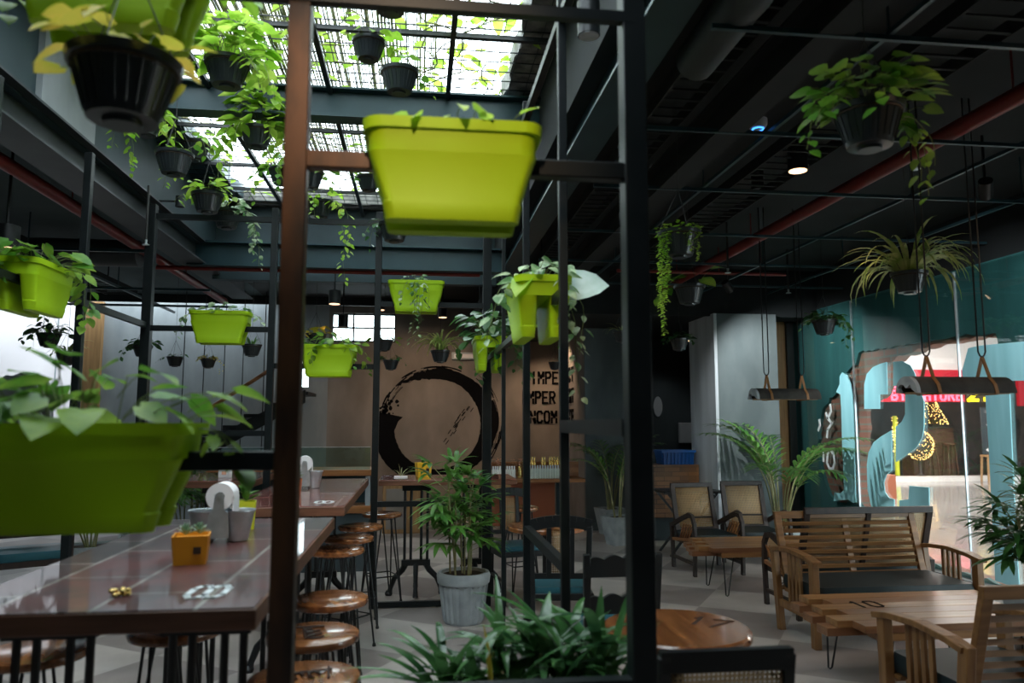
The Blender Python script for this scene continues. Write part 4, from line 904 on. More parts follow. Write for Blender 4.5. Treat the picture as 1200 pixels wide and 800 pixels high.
def stool(loc,rz,label,mark=None):
    t=thing('bar_stool',label,'stool',loc,rz,'round wooden bar stools with black rod legs')
    MB().lathe([(.0,.715),(.15,.715),(.172,.725),(.176,.738),(.172,.75),(.155,.756),(.0,.75)],36).build('seat',M['stool'],t)
    for k in range(4):
        a=PI/4+k*PI/2; ca,sa=math.cos(a),math.sin(a); mb=MB(); s=V((-sa,ca,0))
        mb.tube([V((ca*.10,sa*.10,.715))+s*.045,V((ca*.19,sa*.19,.012))+s*.004,V((ca*.19,sa*.19,.012))-s*.004,V((ca*.10,sa*.10,.715))-s*.045],.0065,6); mb.lathe([(.014,0),(.012,.02)],8,(ca*.19,sa*.19,0)); mb.build('leg',M['black'],t)
    mb=MB(); mb.tube([(.165*math.cos(PI/4+k*PI/2),.165*math.sin(PI/4+k*PI/2),.22) for k in range(4)],.006,6,closed=True); mb.build('foot_ring',M['black'],t)
    mb=MB(); mb.tube([(.105*math.cos(k*PI/8),.105*math.sin(k*PI/8),.708) for k in range(16)],.007,6,closed=True); mb.build('seat_ring',M['black'],t)
    if mark:
        mb=MB(); r=random.Random(mark); z=.757
        for k in range(3): x=-.07+.05*k; mb.tube([(x+.018*math.cos(a*.9),.03*math.sin(a*.9),z) for a in range(6)],.0045,5)
        mb.tube([(-.09,.035,z),(.09,.03,z)],.004,5); mb.tube([(.07,-.05,z),(.08,.06,z)],.0045,5)
        mb.build('burnt_mark',M['burn'],t)
    return t
sts=[(-.345,2.56,'nearest right-hand bar stool, burnt lettering on its seat',3,.2),(-.385,3.07,'second bar stool on the right, burnt crossed mark on its seat',5,1.8),(-.39,3.66,'third bar stool on the right, plain glossy seat',0,.5),
(-.50,5.05,'bar stool by front table far corner, dark mark on seat',8,.3),(-.47,5.55,'bar stool midway along the red table with plain seat',0,.9),(-.43,6.15,'bar stool near the far end of the red table',0,.1),(-.30,6.95,'bar stool farthest back on the right, beside the central post',0,.4),
(-1.33,2.97,'bar stool on the left with orange-brown seat under the table edge',0,.3),(-1.40,2.5,'bar stool cut by the lower left corner, dark mark',11,.7),(-.93,3.22,'bar stool mostly hidden under the dark front table',0,.6),(.98,7.3,'bar stool right of the high table behind the posts',0,.3)]
for (x,y,l,mk,rz) in sts: stool((x,y,0),rz,l,mk)
# tabletop things
def cubepot(loc,s,h,ma,label,kind='rosette',hole=True):
    t=thing('cube_pot',label,'potted plant',loc,.18); MB().loft([rrect(s*.86,s*.86,.006,0),rrect(s,s,.006,h),rrect(s*.9,s*.9,.005,h),rrect(s*.85,s*.85,.005,h-.012)]).build('pot',ma,t)
    if hole: MB().box(s*.1,s*.30,-s/2-.001,-s/2+.012,h*.38,h*.62).build('logo_mark',M['burn'],t)
    mb=MB(); r=random.Random(int(loc[0]*100))
    if kind=='rosette':
        for cx,cy in ((-.02,-.01),(.025,.01)):
            for k in range(18):
                a=k*2.4; e=R(15+k*4); leaf(mb,(cx,cy,h),(math.cos(a)*math.cos(e),math.sin(a)*math.cos(e),math.sin(e)),.04,.018,'oval',-.1,.5)
        mb.build('succulent',M['succulent'],t,fix=False)
    elif kind=='jade':
        for k in range(22): a=k*2.4; e=R(r.uniform(10,80)); leaf(mb,(0,0,h+.0+.02*(k%3)),(math.cos(a)*math.cos(e),math.sin(a)*math.cos(e),math.sin(e)),.07,.035,'oval',0,.3)
        mb.build('leaves',M['leaf_palm'],t,fix=False)
    else:
        mb.tube([(0,0,h),(0,0,h+.045)],.016,10); mb.build('cactus',M['leaf_dark'],t)
    return t
p=at(222,647,2.9); cubepot((p.x,2.92,1.05),.125,.10,M['orange'],'orange cube pot holding a pale succulent on the front table')
cubepot((at(288,610,3.8).x,3.8,1.05),.09,.13,M['lime'],'yellow-green pot with a fleshy plant behind the steel buckets','jade',False)
cubepot((at(345,574,5.55).x,5.55,1.05),.10,.11,M['terracotta'],'terracotta pot with small plant on the red table','jade',False)
cubepot((at(496,557,7.15).x,7.2,1.05),.14,.13,M['yellow'],'yellow cube pot with tiny cactus on the high table','cactus')
def bucketcaddy(loc,label,s=1,rz=0):
    t=thing('napkin_caddy',label,'napkin holder',loc,rz,scale=s)
    for sx_ in (-1,1):
        MB().lathe([(.0,.0),(.042,0),(.044,.005),(.066,.12),(.070,.122),(.070,.128),(.062,.126),(.041,.008)],24,(sx_*.068,0,.004)).build('bucket',M['steel'],t)
    mb=MB(); mb.prism([(-.045,.02),(.045,.02),(.04,.12),(.022,.14),(.018,.2),(0,.212),(-.018,.2),(-.022,.14),(-.04,.12)],lambda u,v,q:(u,q,v),-.062,-.058); mb.build('bracket',M['steel'],t)
    mb=MB(); mb.prism([(-.02,.12),(.02,.12),(.015,.2),(-.015,.2)],lambda u,v,q:(u,q,v),.055,.059); mb.tube([(0,-.068,.19),(0,.06,.19)],.007,8); mb.build('spindle',M['steel'],t)
    rl=[]
    mb=MB(); N=28
    lo=[[(rr*math.cos(2*PI*k/N),yy,.19+rr*math.sin(2*PI*k/N)) for k in range(N)] for rr,yy in ((.02,-.05),(.057,-.05),(.057,.05),(.02,.05),(.02,-.05))]
    mb.loft(lo,cap=False); mb.box(.053,.058,-.05,.05,.10,.19); mb.build('paper_roll',M['paper'],t)
bucketcaddy((at(258,622,3.4).x,3.42,1.05),'twin steel bucket caddy with a tissue roll on the front table',1)
bucketcaddy((at(362,567,6.0).x-.04,6.05,1.05),'twin steel bucket caddy with tissue roll on the red table',1,.1)
t=thing('tissue_box','small white tissue box on the farthest left table','tissue box',(at(264,555,7.3).x,7.3,1.05)); MB().box(-.05,.05,-.05,.05,0,.09).build('box',M['paper'],t,bevel=.004); MB().box(-.02,.02,-.052,-.05,.03,.06).build('label_panel',M['flowerp'],t)
t=thing('shell_trinket','small gold wire ball trinket near the front table edge','trinket',(at(136,692,2.35).x,2.38,1.05)); mb=MB()
r=random.Random(8)
for k in range(16): a=r.uniform(0,6.28); q=r.uniform(0,.026); mb.lathe([(.001,0),(.009,.005),(.008,.011),(.001,.014)],7,(q*math.cos(a)*1.4,q*math.sin(a),.0+.009*(k%2)))
mb.build('beads',M['gold'],t)
t=thing('air_plant','spiky air plant on the left end of high table','plant',(at(470,553,7.2).x,7.15,1.05)); MB().box(-.06,.06,-.03,.03,0,.012).build('tray',M['paper'],t); MB().add(spider(10,.14,.006,3,(20,80),(10,60),.01),Mx.Translation((0,0,.012))).build('blades',M['cane'],t,fix=False)
# bar counter with glass screen
x0=at(336,550,8.3).x; x1=at(436,550,8.3).x
t=thing('service_counter','timber-topped service counter with a low glass screen left of the ring','counter',(x0,8.3,0)); wd=x1-x0
MB().box(-.8,wd,-.0,.5,0,.60).build('cabinet',M['wall_dark'],t); MB().box(-.8,wd,-.03,.53,.60,.68).build('lower_shelf',M['counter'],t,bevel=.004); MB().box(-.8,wd,-.04,.54,.99,1.055).build('worktop',M['counter'],t,bevel=.004)
MB().box(-.8,wd-.03,.3,.5,.68,.99).build('back_panel',M['teal_steel'],t)
MB().bar((wd-.04,0,.68),(wd-.04,0,.99),.05).build('corner_post',M['concrete_grey'],t); MB().box(-.8,wd-.02,-.005,.005,1.055,1.29).build('glass_screen',M['counter_glass'],t)
MB().box(-.8,wd-.02,-.006,.006,1.288,1.295).build('glass_edge',M['steel'],t)
bx=thing('cardboard_box','open brown cupboard box standing behind the high table','box',(at(448,600,11).x,11,0)); MB().box(0,.55,0,.45,0,.68).build('body',M['board'],bx,bevel=.01); MB().box(.05,.30,-.01,0,.06,.62).build('door',M['concrete'],bx)
# console with bottles
ca=at(577,560,10.3).x; cb=at(686,560,10.3).x
t=thing('display_console','brown timber console table displaying rows of bottles','console table',(ca-.1,10.3,0)); wd=cb-ca+.1
MB().box(0,wd,0,.5,.74,.79).build('top',M['counter'],t,bevel=.004); MB().box(0,wd,.45,.5,.79,1.0).build('back_board',M['counter'],t); MB().box(.1,wd-.35,.42,.46,.12,.72).build('rear_panel',M['terracotta'],t)
MB().box(.05,.35,.02,.45,.55,.74).build('drawer',M['board'],t)
for lx in (.04,wd-.3): 
    for ly in (.04,.46): MB().bar((lx,ly,0),(lx,ly,.74),.05).build('leg',M['teal_steel'],t)
def bottle(loc,ma,cap,label,h=.10,r_=.022,grp=None):
    t=thing('bottle',label,'bottle',loc,group=grp); MB().lathe([(r_*.9,0),(r_,.005),(r_,h),(r_*.6,h+.012)],10).build('body',ma,t); MB().lathe([(r_*.62,h+.01),(r_*.62,h+.045),(r_*.5,h+.05)],10).build('cap',cap,t)
n=0; b0=None; b1=None
gx0=at(621,550,10.4).x; gx1=at(660,550,10.4).x
for row,(yy,zz) in enumerate(((10.4,.79),(10.55,.79))):
    if row==1:
        tag(MB().box(gx0-.04,gx1+.04,10.62,10.72,.79,.92).build('display_riser',M['counter']),'low timber riser behind the front bottle row','riser')
    for k in range(14):
        X=gx0+(gx1-gx0)*k/13
        if row==0: bottle((X,10.40,.79),M['bottle'],M['steel'],('leftmost pale bottle' if k==0 else 'rightmost pale bottle' if k==13 else 'pale bottle between the end ones')+' in the front row at right of the console',.13,.018,'pale bottles in the front display row')
        elif k not in(4,5,8): bottle((X,10.67,.92),M['gold'],M['gold'],('leftmost gold bottle' if k==0 else 'rightmost gold bottle' if k==13 else 'gold bottle between the end ones')+' in the raised back row of the console',.10,.018,'gold bottles on the display riser')
wx0=at(578,550,10.4).x; wx1=at(603,550,10.4).x
for k in range(10): bottle((wx0+(wx1-wx0)*k/9,10.42,.79),M['bottle_white'],M['paper'],('leftmost white bottle' if k==0 else 'rightmost white bottle' if k==9 else 'white bottle between the end ones')+' at the left of the console display',.12,.018,'white bottles at the left of the display')
for j,(xx,lab) in enumerate(((584,'peach dried flowers behind the white bottles'),(609,'peach dried flowers in a gold vase between bottle groups'))):
    p=at(xx,560,10.55); t=thing('flower_vase',lab,'flowers',(p.x,10.55,.79)); MB().lathe([(.03,0),(.035,.1),(.02,.16)],12).build('vase',M['gold'],t); mb=MB(); r=random.Random(j)
    for k in range(40): a=r.uniform(0,6.28); q=r.uniform(0,.10); leaf(mb,(q*math.cos(a),q*math.sin(a),.16+r.uniform(0,.10)),(math.cos(a),math.sin(a),.6),.04,.03,'oval')
    mb.build('blossom',M['flowerp'],t,fix=False)
# ------------------------------------------------------------------ floor plants
t=thing('potted_palm','leafy lady palm in a fluted grey cement pot on the tiled floor','potted plant',(at(543,712,6.15).x,6.15,0))
MB().lathe([(.0,.0),(.145,0),(.15,.015),(.185,.30),(.205,.305),(.212,.36),(.20,.385),(.175,.385),(.17,.35)],40,rib=None).build('pot',M['pot_grey'],t)
mb=MB()
for k in range(20): a=2*PI*k/20; mb.bar((.150*math.cos(a),.150*math.sin(a),.02),(.186*math.cos(a),.186*math.sin(a),.29),.018)
mb.build('fluting',M['pot_grey'],t); MB().lathe([(.172,.35),(.172,.36)],20).build('soil',M['pot_in'],t)
a,b=rhapis(9,.74,5,6,.24,.040,.12); T_=Mx.Translation((0,0,.36)); MB().add(a,T_).build('fronds',M['leaf_palm'],t,fix=False); MB().add(b,T_).build('canes',M['cane'],t,fix=False)
def squarepot(loc,s,h,label,pl,rz=.3,lm='leaf_palm'):
    t=thing('potted_palm',label,'potted plant',loc,rz); MB().loft([rrect(s*.68,s*.68,.015,0),rrect(s,s,.015,h),rrect(s*.88,s*.88,.012,h),rrect(s*.84,s*.84,.012,h-.03)]).build('pot',M['pot_grey'],t)
    MB().loft([rrect(s*.86,s*.86,.012,h-.035),rrect(s*.86,s*.86,.012,h-.025)]).build('soil',M['pot_in'],t)
    T_=Mx.Translation((0,0,h-.03)); MB().add(pl[0],T_).build('fronds',M[lm],t,fix=False)
    if pl[1]: MB().add(pl[1],T_).build('canes',M['cane'],t,fix=False)
squarepot((at(714,618,10.7).x,10.6,0),.36,.36,'tapered square grey pot with palm against the grey wall, farther one',palm(7,.9,.8,1,lw=.02,ll=.24,lean=(4,20)))
squarepot((at(722,632,9.8).x,9.7,0),.34,.36,'tapered square grey pot with palm, nearer of pair by grey wall',palm(6,.9,.7,2,lw=.02,ll=.22,lean=(4,20)))
squarepot((at(915,615,8.6).x,8.6,0),.36,.3,'arching areca palm in the corner beside the teal wall',palm(15,1.25,.8,3,lw=.028,ll=.28,lean=(6,34)))
squarepot((at(95,650,7.6).x,7.8,0),.42,.40,'square grey pot with palm at the left behind the front table',palm(6,.5,.6,4,lw=.03,ll=.2))
squarepot((at(148,640,7.9).x,8.3,0),.42,.42,'square grey pot with bushy palm behind the far left table',palm(9,.5,.6,6,lw=.03,ll=.22))
squarepot((at(222,640,8.6).x,8.75,0),.42,.45,'square grey pot with dense lady palm under the far left table',rhapis(12,.7,8,7,.2,.03,.2))
squarepot((at(1222,690,4.3).x,4.25,0),.36,.50,'dark-leaved lady palm in a grey pot at the right edge',rhapis(10,.62,9,8,.26,.034,.14),0,'leaf_dark')
# foreground strap-leaved plant in trough behind the front rail
t=thing('strap_leaf_plant','broad strap-leaved plants in a black trough behind the front bottom rail','planter box',(at(632,800,2.5).x,2.5,0))
MB().loft([rrect(.62,.26,.02,.0),rrect(.66,.30,.02,.62),rrect(.60,.24,.02,.62),rrect(.58,.22,.02,.58)]).build('trough',M['black'],t); MB().loft([rrect(.6,.24,.02,.56),rrect(.6,.24,.02,.58)]).build('soil',M['pot_in'],t)
r=random.Random(14); mb=MB(); st=MB()
for k in range(17):
    x=-.28+.56*(k%9)/8+r.uniform(-.03,.03); y=r.uniform(-.1,.1); hh=r.uniform(.02,.22)
    st.tube([(x,y,.57),(x+r.uniform(-.03,.03),y,.6+hh)],.006,6)
    for j in range(13):
        az=r.uniform(0,2*PI); strap(mb,(x,y,.62+hh*r.uniform(.3,1)),az,r.uniform(.18,.38),r.uniform(.026,.046),r.uniform(20,75),r.uniform(40,90),8,.3)
for (x,az,L,w_,el,bd) in ((.23,.3,.42,.045,84,25),(.19,1.2,.36,.045,78,20),(.26,-1,.34,.04,70,30),(-.25,2.6,.34,.04,60,60)):
    strap(mb,(x,0,.66),az,L,w_,el,bd,8,.25)
mb.build('leaves',M['leaf_wide'],t,fix=False); st.build('stems',M['stem'],t,fix=False)
mb=MB(); leaf(mb,(-.17,-.15,.69),(-.08,.1,1),.26,.08,'oval',.0,.3,5,.2); o=mb.build('yellow_leaf',M['leaf_yellow'],t,fix=False); o['label']='single upright yellow leaf'
# ------------------------------------------------------------------ seating
def slatseat(loc,rz,W_,label,cat='bench',name='slatted_bench'):
    """teak frame, front faces local -Y, width along X"""
    t=thing(name,label,cat,loc,rz); D=.62
    for s in (-1,1):
        x=s*(W_/2-.03)
        MB().box(x-.025,x+.025,-D/2,-D/2+.06,0,.58).build('leg',M['teakz'],t,bevel=.004)
        MB().bar((x,D/2-.08,0),(x,D/2+.0,.60),.045,.06).build('leg',M['teakz'],t,bevel=.004)
        mb=MB(); pts=[(-D/2-.03,.575),(-D/2+.1,.60),(0,.615),(D/2-.1,.60),(D/2,.58)]
        for a,b in zip(pts[:-1],pts[1:]): mb.bar((x,a[0],a[1]),(x,b[0]+.005,b[1]),.07,.03)
        mb.build('armrest',M['teakz'],t,bevel=.004)
        MB().bar((x,-D/2+.03,.20),(x,D/2-.04,.20),.03,.05).build('side_rail',M['teakz'],t)
        mb=MB()
        for k in range(4): y=-.09+.055*k; mb.bar((x,y,.21),(x,y,.60),.016,.028,(0,1,0))
        mb.build('arm_slats',M['teakz'],t)
    MB().box(-W_/2+.05,W_/2-.05,-D/2+.0,-D/2+.03,.26,.33).build('seat_rail',M['teak'],t,bevel=.003)
    mb=MB()
    for k in range(6): y=-.26+.1*k; mb.box(-W_/2+.05,W_/2-.05,y,y+.06,.29,.31)
    mb.build('seat_slats',M['teak'],t)
    mb=MB().loft([[(x,y-.02,z) for x,y,z in rrect(W_-.13,.54,.04,.315)],[(x,y-.02,z) for x,y,z in rrect(W_-.11,.56,.05,.345)],[(x,y-.02,z) for x,y,z in rrect(W_-.11,.56,.05,.385)],[(x,y-.02,z) for x,y,z in rrect(W_-.13,.54,.04,.41)]]); mb.build('cushion',M['cushion'],t)
    mb=MB(); fb=lambda z:.235+(z-.36)*.28
    for s in (-1,1): mb.bar((s*(W_/2-.09),fb(.3),.3),(s*(W_/2-.09),fb(.83),.83),.05,.035,(0,1,0))
    mb.bar((-W_/2+.065,fb(.83),.83),(W_/2-.065,fb(.83),.83),.035,.055); mb.bar((0,fb(.33)+.02,.33),(0,fb(.83)+.02,.83),.05,.02,(0,1,0)); mb.build('back_frame',M['teak'],t,bevel=.003)
    mb=MB()
    for k in range(8): z=.40+.052*k; mb.bar((-W_/2+.09,fb(z),z),(W_/2-.09,fb(z),z),.014,.027,(0,-.3,1))
    mb.build('back_slats',M['teak'],t)
    return t
slatseat((at(1030,700,5.35).x-.0,5.4,0),0,1.30,'slatted teak two-seat bench with dark cushion facing the viewer')
slatseat((2.68,3.42,0),PI,.72,'slatted teak armchair at the lower right, seen from behind','armchair','slatted_armchair')
def caneseat(loc,rz,W_,label,cat='armchair',name='cane_armchair',tilt=.30):
    t=thing(name,label,cat,loc,rz); D=.62
    for s in (-1,1):
        x=s*(W_/2-.02); mb=MB()
        pts=[(x,-D/2+.02,0),(x,-D/2,.35),(x,-D/2+.01,.52),(x,-D/2+.06,.59),(x,-D/2+.14,.60),(x,0,.55),(x,D/2,.44)]
        for a,b in zip(pts[:-1],pts[1:]): mb.bar(a,V(b)+(V(b)-V(a)).normalized()*.01,.045,.035,(1,0,0))
        mb.build('bent_arm',M['darkwood'],t,bevel=.004); MB().bar((x,D/2-.04,0),(x,D/2,.46),.04).build('leg',M['darkwood'],t,bevel=.004)
        MB().bar((x,-D/2,.12),(x,D/2-.03,.12),.025,.03).build('side_rail',M['darkwood'],t)
        mb=MB(); 
        for k in range(5): mb.bar((x,-D/2+.04+.06*k,.50),(x,-D/2+.16+.06*k,.36-.01*k),.012)
        mb.bar((x,-D/2+.02,.36),(x,D/2-.04,.30),.03); mb.build('arm_lattice',M['counter'],t)
    mb=MB().loft([rrect(W_-.1,.54,.04,.33),rrect(W_-.08,.56,.05,.35),rrect(W_-.08,.56,.05,.38),rrect(W_-.1,.54,.04,.40)]); mb.build('cushion',M['cushion'],t)
    MB().box(-W_/2+.03,W_/2-.03,-.28,.28,.28,.33).build('seat_frame',M['darkwood'],t,bevel=.004)
    mb=MB(); fb=lambda z:.22+(z-.33)*tilt; e=W_/2-.06
    for s in (-1,1): mb.bar((s*e,fb(.30),.30),(s*e,fb(.86),.86),.05,.035,(0,1,0))
    mb.bar((-e-.02,fb(.86),.86),(e+.02,fb(.86),.86),.04,.05); mb.bar((-e,fb(.40),.40),(e,fb(.40),.40),.03,.04); mb.bar((-e,fb(.52),.52),(e,fb(.52),.52),.02,.02)
    if W_>.9: mb.bar((0,fb(.4),.4),(0,fb(.86),.86),.04,.03,(0,1,0))
    mb.build('back_frame',M['darkwood'],t,bevel=.003)
    mb=MB(); mb.face([(-e,fb(.40),.40),(e,fb(.40),.40),(e,fb(.85),.85),(-e,fb(.85),.85)]); o=mb.build('cane_panel',M['canedark'],t)
    md=o.modifiers.new('solid','SOLIDIFY'); md.thickness=.004
    return t
caneseat((at(828,640,7.9).x,7.9,0),.05,.56,'dark cane-back armchair nearer the wood-block counter, left of pair')
caneseat((at(888,640,8.0).x,8.05,0),-.05,.56,'dark cane-back armchair under the areca palm, right of the pair')
caneseat((at(1000,640,6.15).x-.1,6.12,0),PI,1.16,'dark cane-back two-seat sofa standing back to back with teak bench','sofa','cane_sofa')
def coffee(loc,sx,sy,label,seed,num=None):
    t=thing('coffee_table',label,'coffee table',loc); r=random.Random(seed); n=6; w=sy/n
    offs=[.10,.0,.16,.06,.22,.12]
    for k in range(n):
        y=-sy/2+w*k; x0=-sx/2+offs[k%6]*.9; x1=sx/2-offs[(k+2)%6]*.9
        MB().box(x0,x1,y+.001,y+w-.001,.40,.44).build('plank',M['plank'] if k%2 else M['plank_dark'],t,bevel=.003)
        MB().box(x0+.08*((k+1)%2)-.06*(k%2),x1-.05,y+.006,y+w-.006,.355,.40).build('lower_plank',M['plank_dark'] if k%2 else M['plank'],t,bevel=.003)
    for s in (-1,1):
        for q in (-1,1):
            x=s*(sx/2-.28); y=q*(sy/2-.12); mb=MB().tube([(x-.05,y,.356),(x+s*.03-.012,y+q*.02,.012),(x+s*.03,y+q*.02,.004),(x+s*.03+.012,y+q*.02,.012),(x+.05,y,.356)],.006,6); mb.build('hairpin_leg',M['black'],t)
    if num: 
        mb=MB(); text(mb,num,(-sx/2+.30,.02,.441),(0,-1,0) if False else (1,0,0),(0,1,0),.14,.10,.07,.018,.002); mb.build('painted_number',M['paint_black'],t,smooth=False)
    return t
coffee((3.15,6.95,0),1.25,.66,'staggered-plank coffee table between the cane armchairs and dark sofa',1)
coffee((at(1050,720,4.45).x+.13,4.42,0),1.35,.78,'staggered-plank coffee table in front of the slatted teak bench',2,'10')
# round tables
def roundtable(loc,r_,H,label,marks=None):
    t=thing('round_table',label,'table',loc); MB().lathe([(0,H-.04),(r_-.015,H-.04),(r_,H-.03),(r_,H-.008),(r_-.008,H),(0,H)],48).build('tabletop',M['stool'],t)
    MB().lathe([(.2,0),(.2,.02),(.04,.04),(.03,.10),(.03,H-.08),(.12,H-.04)],24).build('pedestal',M['black'],t)
    if marks: mb=MB(); text(mb,marks,(.05,.04,H+.001),(.8,-.6,0),(.6,.8,0),.12,.09,.07,.014,.002); mb.build('painted_number',M['burn'],t,smooth=False)
roundtable((at(795,735,2.97).x,3.0,0),.29,.75,'round varnished wooden table in front, half behind the thick post','17')
roundtable((at(640,617,6.0).x,6.0,0),.31,.75,'round wooden table among the black chairs behind the posts')
def dchair(loc,rz,label,style='cane'):
    t=thing('dining_chair',label,'chair',loc,rz); w=.2
    for s in (-1,1):
        MB().bar((s*w*.95,-.2,0),(s*w*.95,-.2,.44),.035).build('leg',M['black'],t,bevel=.003)
        mb=MB(); mb.bar((s*w*.9,.21,0),(s*w*.9,.19,.45),.034); mb.bar((s*w*.9,.19,.44),(s*w*.95,.25,.88),.034); mb.build('rear_upright',M['black'],t,bevel=.003)
        MB().bar((s*w*.93,-.2,.2),(s*w*.9,.2,.2),.02).build('stretcher',M['black'],t)
    MB().box(-w-.02,w+.02,-.22,.2,.40,.445).build('seat_frame',M['black'],t,bevel=.005)
    o=MB().loft([rrect(.40,.38,.04,.445),rrect(.41,.39,.05,.465),rrect(.39,.37,.04,.485)]).build('cushion',M['cushion_teal'],t); o['label']='teal cushion'
    if style=='cane':
        mb=MB(); 
        N=8
        for k in range(N): x0=-w+2*w*k/N; x1=-w+2*w*(k+1)/N; c=lambda x:.885+.03*(1-(x/w)**2); mb.bar((x0,.25,c(x0)),(x1,.25,c(x1)),.03,.075)
        mb.bar((-w,.21,.56),(w,.21,.56),.02,.035); mb.bar((-.075,.21,.56),(-.075,.245,.87),.03); mb.bar((.075,.21,.56),(.075,.245,.87),.03); mb.build('back_frame',M['black'],t)
        mb=MB(); mb.face([(-.075,.212,.57),(.075,.212,.57),(.075,.245,.86),(-.075,.245,.86)]); o=mb.build('cane_panel',M['canedark'],t); md=o.modifiers.new('solid','SOLIDIFY'); md.thickness=.004
    elif style=='widecane':
        mb=MB(); N=8
        for k in range(N): x0=-w+2*w*k/N; x1=-w+2*w*(k+1)/N; mb.bar((x0,.25,.865),(x1,.25,.865),.03,.06)
        mb.bar((-w,.21,.56),(w,.21,.56),.02,.04); mb.build('back_frame',M['black'],t)
        mb=MB(); mb.face([(-w+.01,.212,.57),(w-.01,.212,.57),(w-.01,.25,.84),(-w+.01,.25,.84)]); o=mb.build('cane_panel',M['canedark'],t); md=o.modifiers.new('solid','SOLIDIFY'); md.thickness=.004
    else:
        for zc,hh in ((.84,.075),(.64,.065)):
            o_=[(-w,zc-hh)]+[(w,zc-hh)]+[(w-2*w*k/24,zc+.018*abs(math.sin(k/24*PI*4))+.018*math.sin(k/24*PI)) for k in range(25)]
            yy=.245 if zc>.7 else .215
            MB().prism(o_,lambda u,v,q:(u,q,v),yy-.014,yy+.014).build('back_rail',M['black'],t)
    return t
dchair((at(608,600,6.75).x,6.85,0),.2,'black cane-back chair behind the far round table')
dchair((at(650,600,5.3).x,5.2,0),PI-.1,'black chair with teal cushion and cane back before far round table')
dchair((at(703,637,4.4).x,4.15,0),PI,'black chair with scalloped back rails beside the thick post','scallop')
dchair((at(852,790,2.2).x,2.45,0),PI,'black chair with wide cane back at bottom centre right','widecane')
t=thing('cushioned_armchair','dark wooden armchair with a teal seat cushion at the left edge','armchair',(at(35,650,7.3).x,7.3,0),.5)
for s in (-1,1):
    for q in (-1,1): MB().bar((s*.28,q*.26,0),(s*.28,q*.26,.62 if q<0 else .85),.05).build('leg',M['darkwood'],t,bevel=.004)
    MB().bar((s*.28,-.3,.62),(s*.28,.26,.62),.06,.035).build('armrest',M['darkwood'],t,bevel=.004)
MB().box(-.28,.28,-.28,.26,.33,.38).build('seat_frame',M['darkwood'],t); MB().loft([rrect(.5,.5,.05,.38),rrect(.52,.52,.06,.41),rrect(.5,.5,.05,.45)]).build('cushion',M['cushion_teal'],t)
mb=MB(); 
for z in (.55,.68,.82): mb.bar((-.28,.26,z),(.28,.26,z),.03,.06)
mb.build('back_rails',M['darkwood'],t)
# ------------------------------------------------------------------ right rear: counter, crate, folding table, door
c0=at(750,560,9.9).x; c1=px0-.08
t=thing('wood_block_counter','counter clad in mixed wood blocks left of the pale pillar','counter',(c0,9.9,0)); MB().box(0,c1-c0,0,.45,.30,.99).build('cladding',M['woodbrick'],t); MB().box(.03,c1-c0-.03,.05,.42,0,.30).build('plinth',M['wall_dark'],t)
t=thing('storage_crate','blue plastic crate sitting on the wood-block counter','crate',(at(791,540,10.1).x,10.12,.99)); mb=MB().loft([rrect(.42,.3,.02,0),rrect(.46,.34,.02,.16),rrect(.49,.37,.02,.16),rrect(.49,.37,.02,.19),rrect(.44,.32,.02,.19),rrect(.4,.28,.02,.02)]); mb.build('crate_body',M['bluecrate'],t)
mb=MB()
for k in range(9): x=-.2+.05*k; mb.box(x-.004,x+.004,-.185,-.165,.0,.16)
mb.build('ribs',M['bluecrate'],t)
t=thing('folding_table','black folding table with crossed legs before wood-block counter','table',(at(806,573,8.9).x,8.95,0)); MB().box(-.36,.36,-.25,.25,.72,.75).build('tabletop',M['black'],t,bevel=.004)
for s in (-1,1): mb=MB(); mb.bar((-.3,s*.22,.72),(.28,s*.22,.0),.025); mb.build('leg',M['black'],t); mb=MB(); mb.bar((.3,s*.20,.72),(-.28,s*.20,.0),.025); mb.build('leg',M['black'],t)
dw=(at(792,480,12.38).x-at(752,480,12.38).x)
d=MB().box(at(752,480,12.35).x,at(789,480,12.35).x,12.33,12.40,0,2.25); door=struct('door_1',d,M['wall_dark'])
dc=at(771,476,12.33); mb=MB()
N=24; mb.face([(dc.x+.08*math.cos(2*PI*k/N),12.325,dc.z+.17*math.sin(2*PI*k/N)) for k in range(N)]); mb.build('oval_pane',M['panelbox'],door)
MB().tube([(dc.x+.09*math.cos(2*PI*k/N),12.325,dc.z+.18*math.sin(2*PI*k/N)) for k in range(N)],.015,6,closed=True).build('oval_frame',M['wall_dark'],door)
mb=MB()
for zz in (.25,.85): 
    for q in (-.22,.04): mb.box(dc.x+q,dc.x+q+.18,12.315,12.33,zz,zz+.45)
mb.build('panels',M['wall_dark'],door)
eb=thing('electrical_box','pale grey electrical box on the wall left of the pillar','electrical box',at(804,507,12.36)); MB().box(-.14,.14,-.06,0,-.17,.17).build('case',M['panelbox'],eb,bevel=.015); MB().box(-.12,.12,-.065,-.06,-.15,.15).build('cover',M['panelbox'],eb,bevel=.004)
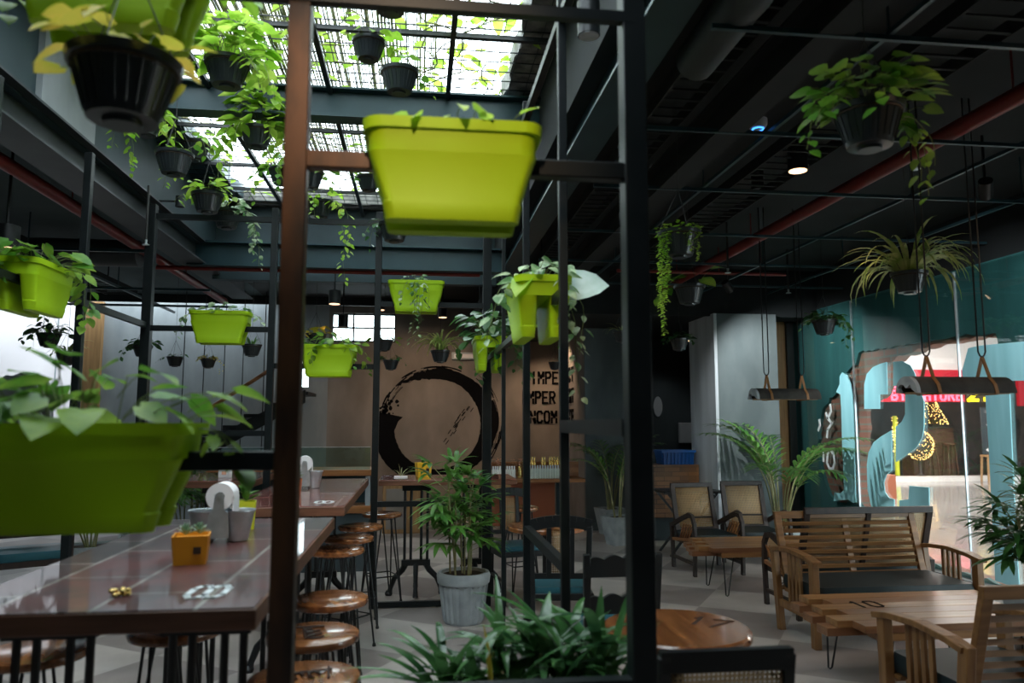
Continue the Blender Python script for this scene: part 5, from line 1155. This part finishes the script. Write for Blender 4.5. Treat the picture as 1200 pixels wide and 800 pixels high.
# ------------------------------------------------------------------ roof-tile lamps
def tilelamp(x,y,Y,L,label):
    p=at(x,y,Y); t=thing('roof_tile_lamp',label,'pendant lamp',p,0,'roof tile pendant lamps'); 
    def arch(r0,r1,x0,x1,n=14):
        mb=MB(); a=[(r1*math.cos(PI*k/n),r1*math.sin(PI*k/n)) for k in range(n+1)]+[(r0*math.cos(PI*(n-k)/n),r0*math.sin(PI*(n-k)/n)) for k in range(n+1)]
        mb.prism(a,lambda u,v,q:(q,u,v),x0,x1); return mb
    arch(.082,.10,-L/2+.012,L/2).build('tile',M['tile'],t)
    # scalloped cement rim at the open end
    n=24; o_=[(.10*math.cos(PI*k/n),.10*math.sin(PI*k/n)) for k in range(n+1)]+[((.062-.018*math.cos(5*PI*(n-k)/n))*math.cos(PI*(n-k)/n)*1.1,(.05-.02*math.cos(4*PI*(n-k)/n))*math.sin(PI*(n-k)/n)) for k in range(n+1)]
    MB().prism(o_,lambda u,v,q:(q,u,v),-L/2-.012,-L/2+.012).build('end_rim',M['tile_end'],t)
    MB().box(-L/2+.02,L/2-.02,-.07,.07,-.004,.008).build('timber_base',M['board'],t)
    MB().tube([(-L/2+.1,0,.045),(L/2-.1,0,.045)],.012,8).build('bulb_tube',M['paper'],t)
    for s in (-1,1):
        xx=s*(L/2-.13); mb=MB()
        pts=[(0,.22)]+[(.104*math.cos(a),.104*math.sin(a)) for a in [R(60),R(30),R(0)]]+[(.085,-.008),(-.085,-.008)]+[(.104*math.cos(a),.104*math.sin(a)) for a in [R(180),R(150),R(120)]]+[(0,.22)]
        for a,b in zip(pts[:-1],pts[1:]): mb.bar((xx,a[0],a[1]),(xx,b[0],b[1]),.022,.004,V((0,-(b[1]-a[1]),b[0]-a[0])))
        mb.build('leather_strap',M['leather'],t)
        zt=CZ-p.z; mb=MB().tube([(xx-.024,0,zt),(xx-.024,0,.25),(xx-.014,0,.228),(xx,0,.22),(xx+.014,0,.228),(xx+.024,0,.25),(xx+.024,0,zt)],.005,6); mb.build('hanging_rod',M['black'],t)
tilelamp(1121,461,4.15,.62,'clay roof-tile pendant lamp nearest, hanging before the large numerals')
tilelamp(920,468,6.6,.60,'clay roof-tile pendant lamp farther back, hanging before the dark pillar')

# ------------------------------------------------------------------ sub-parts hang from their parts
SUB={'burnt_mark':'seat','seat_ring':'seat','painted_number':'tabletop','lens':'housing','cane_panel':'back_frame','back_slats':'back_frame','soil':'pot','fluting':'pot','logo_mark':'pot','spindle':'bracket','food_picture':'plate_picture','glass_edge':'glass_screen','ribs':'crate_body','cover':'case'}
base=lambda o:o.name.split('.')[0]
for o in list(bpy.data.objects):
    if o.parent and base(o) in SUB and o.parent.parent is None:
        t=[c for c in o.parent.children if base(c)==SUB[base(o)]]
        if t: o.parent=t[0]
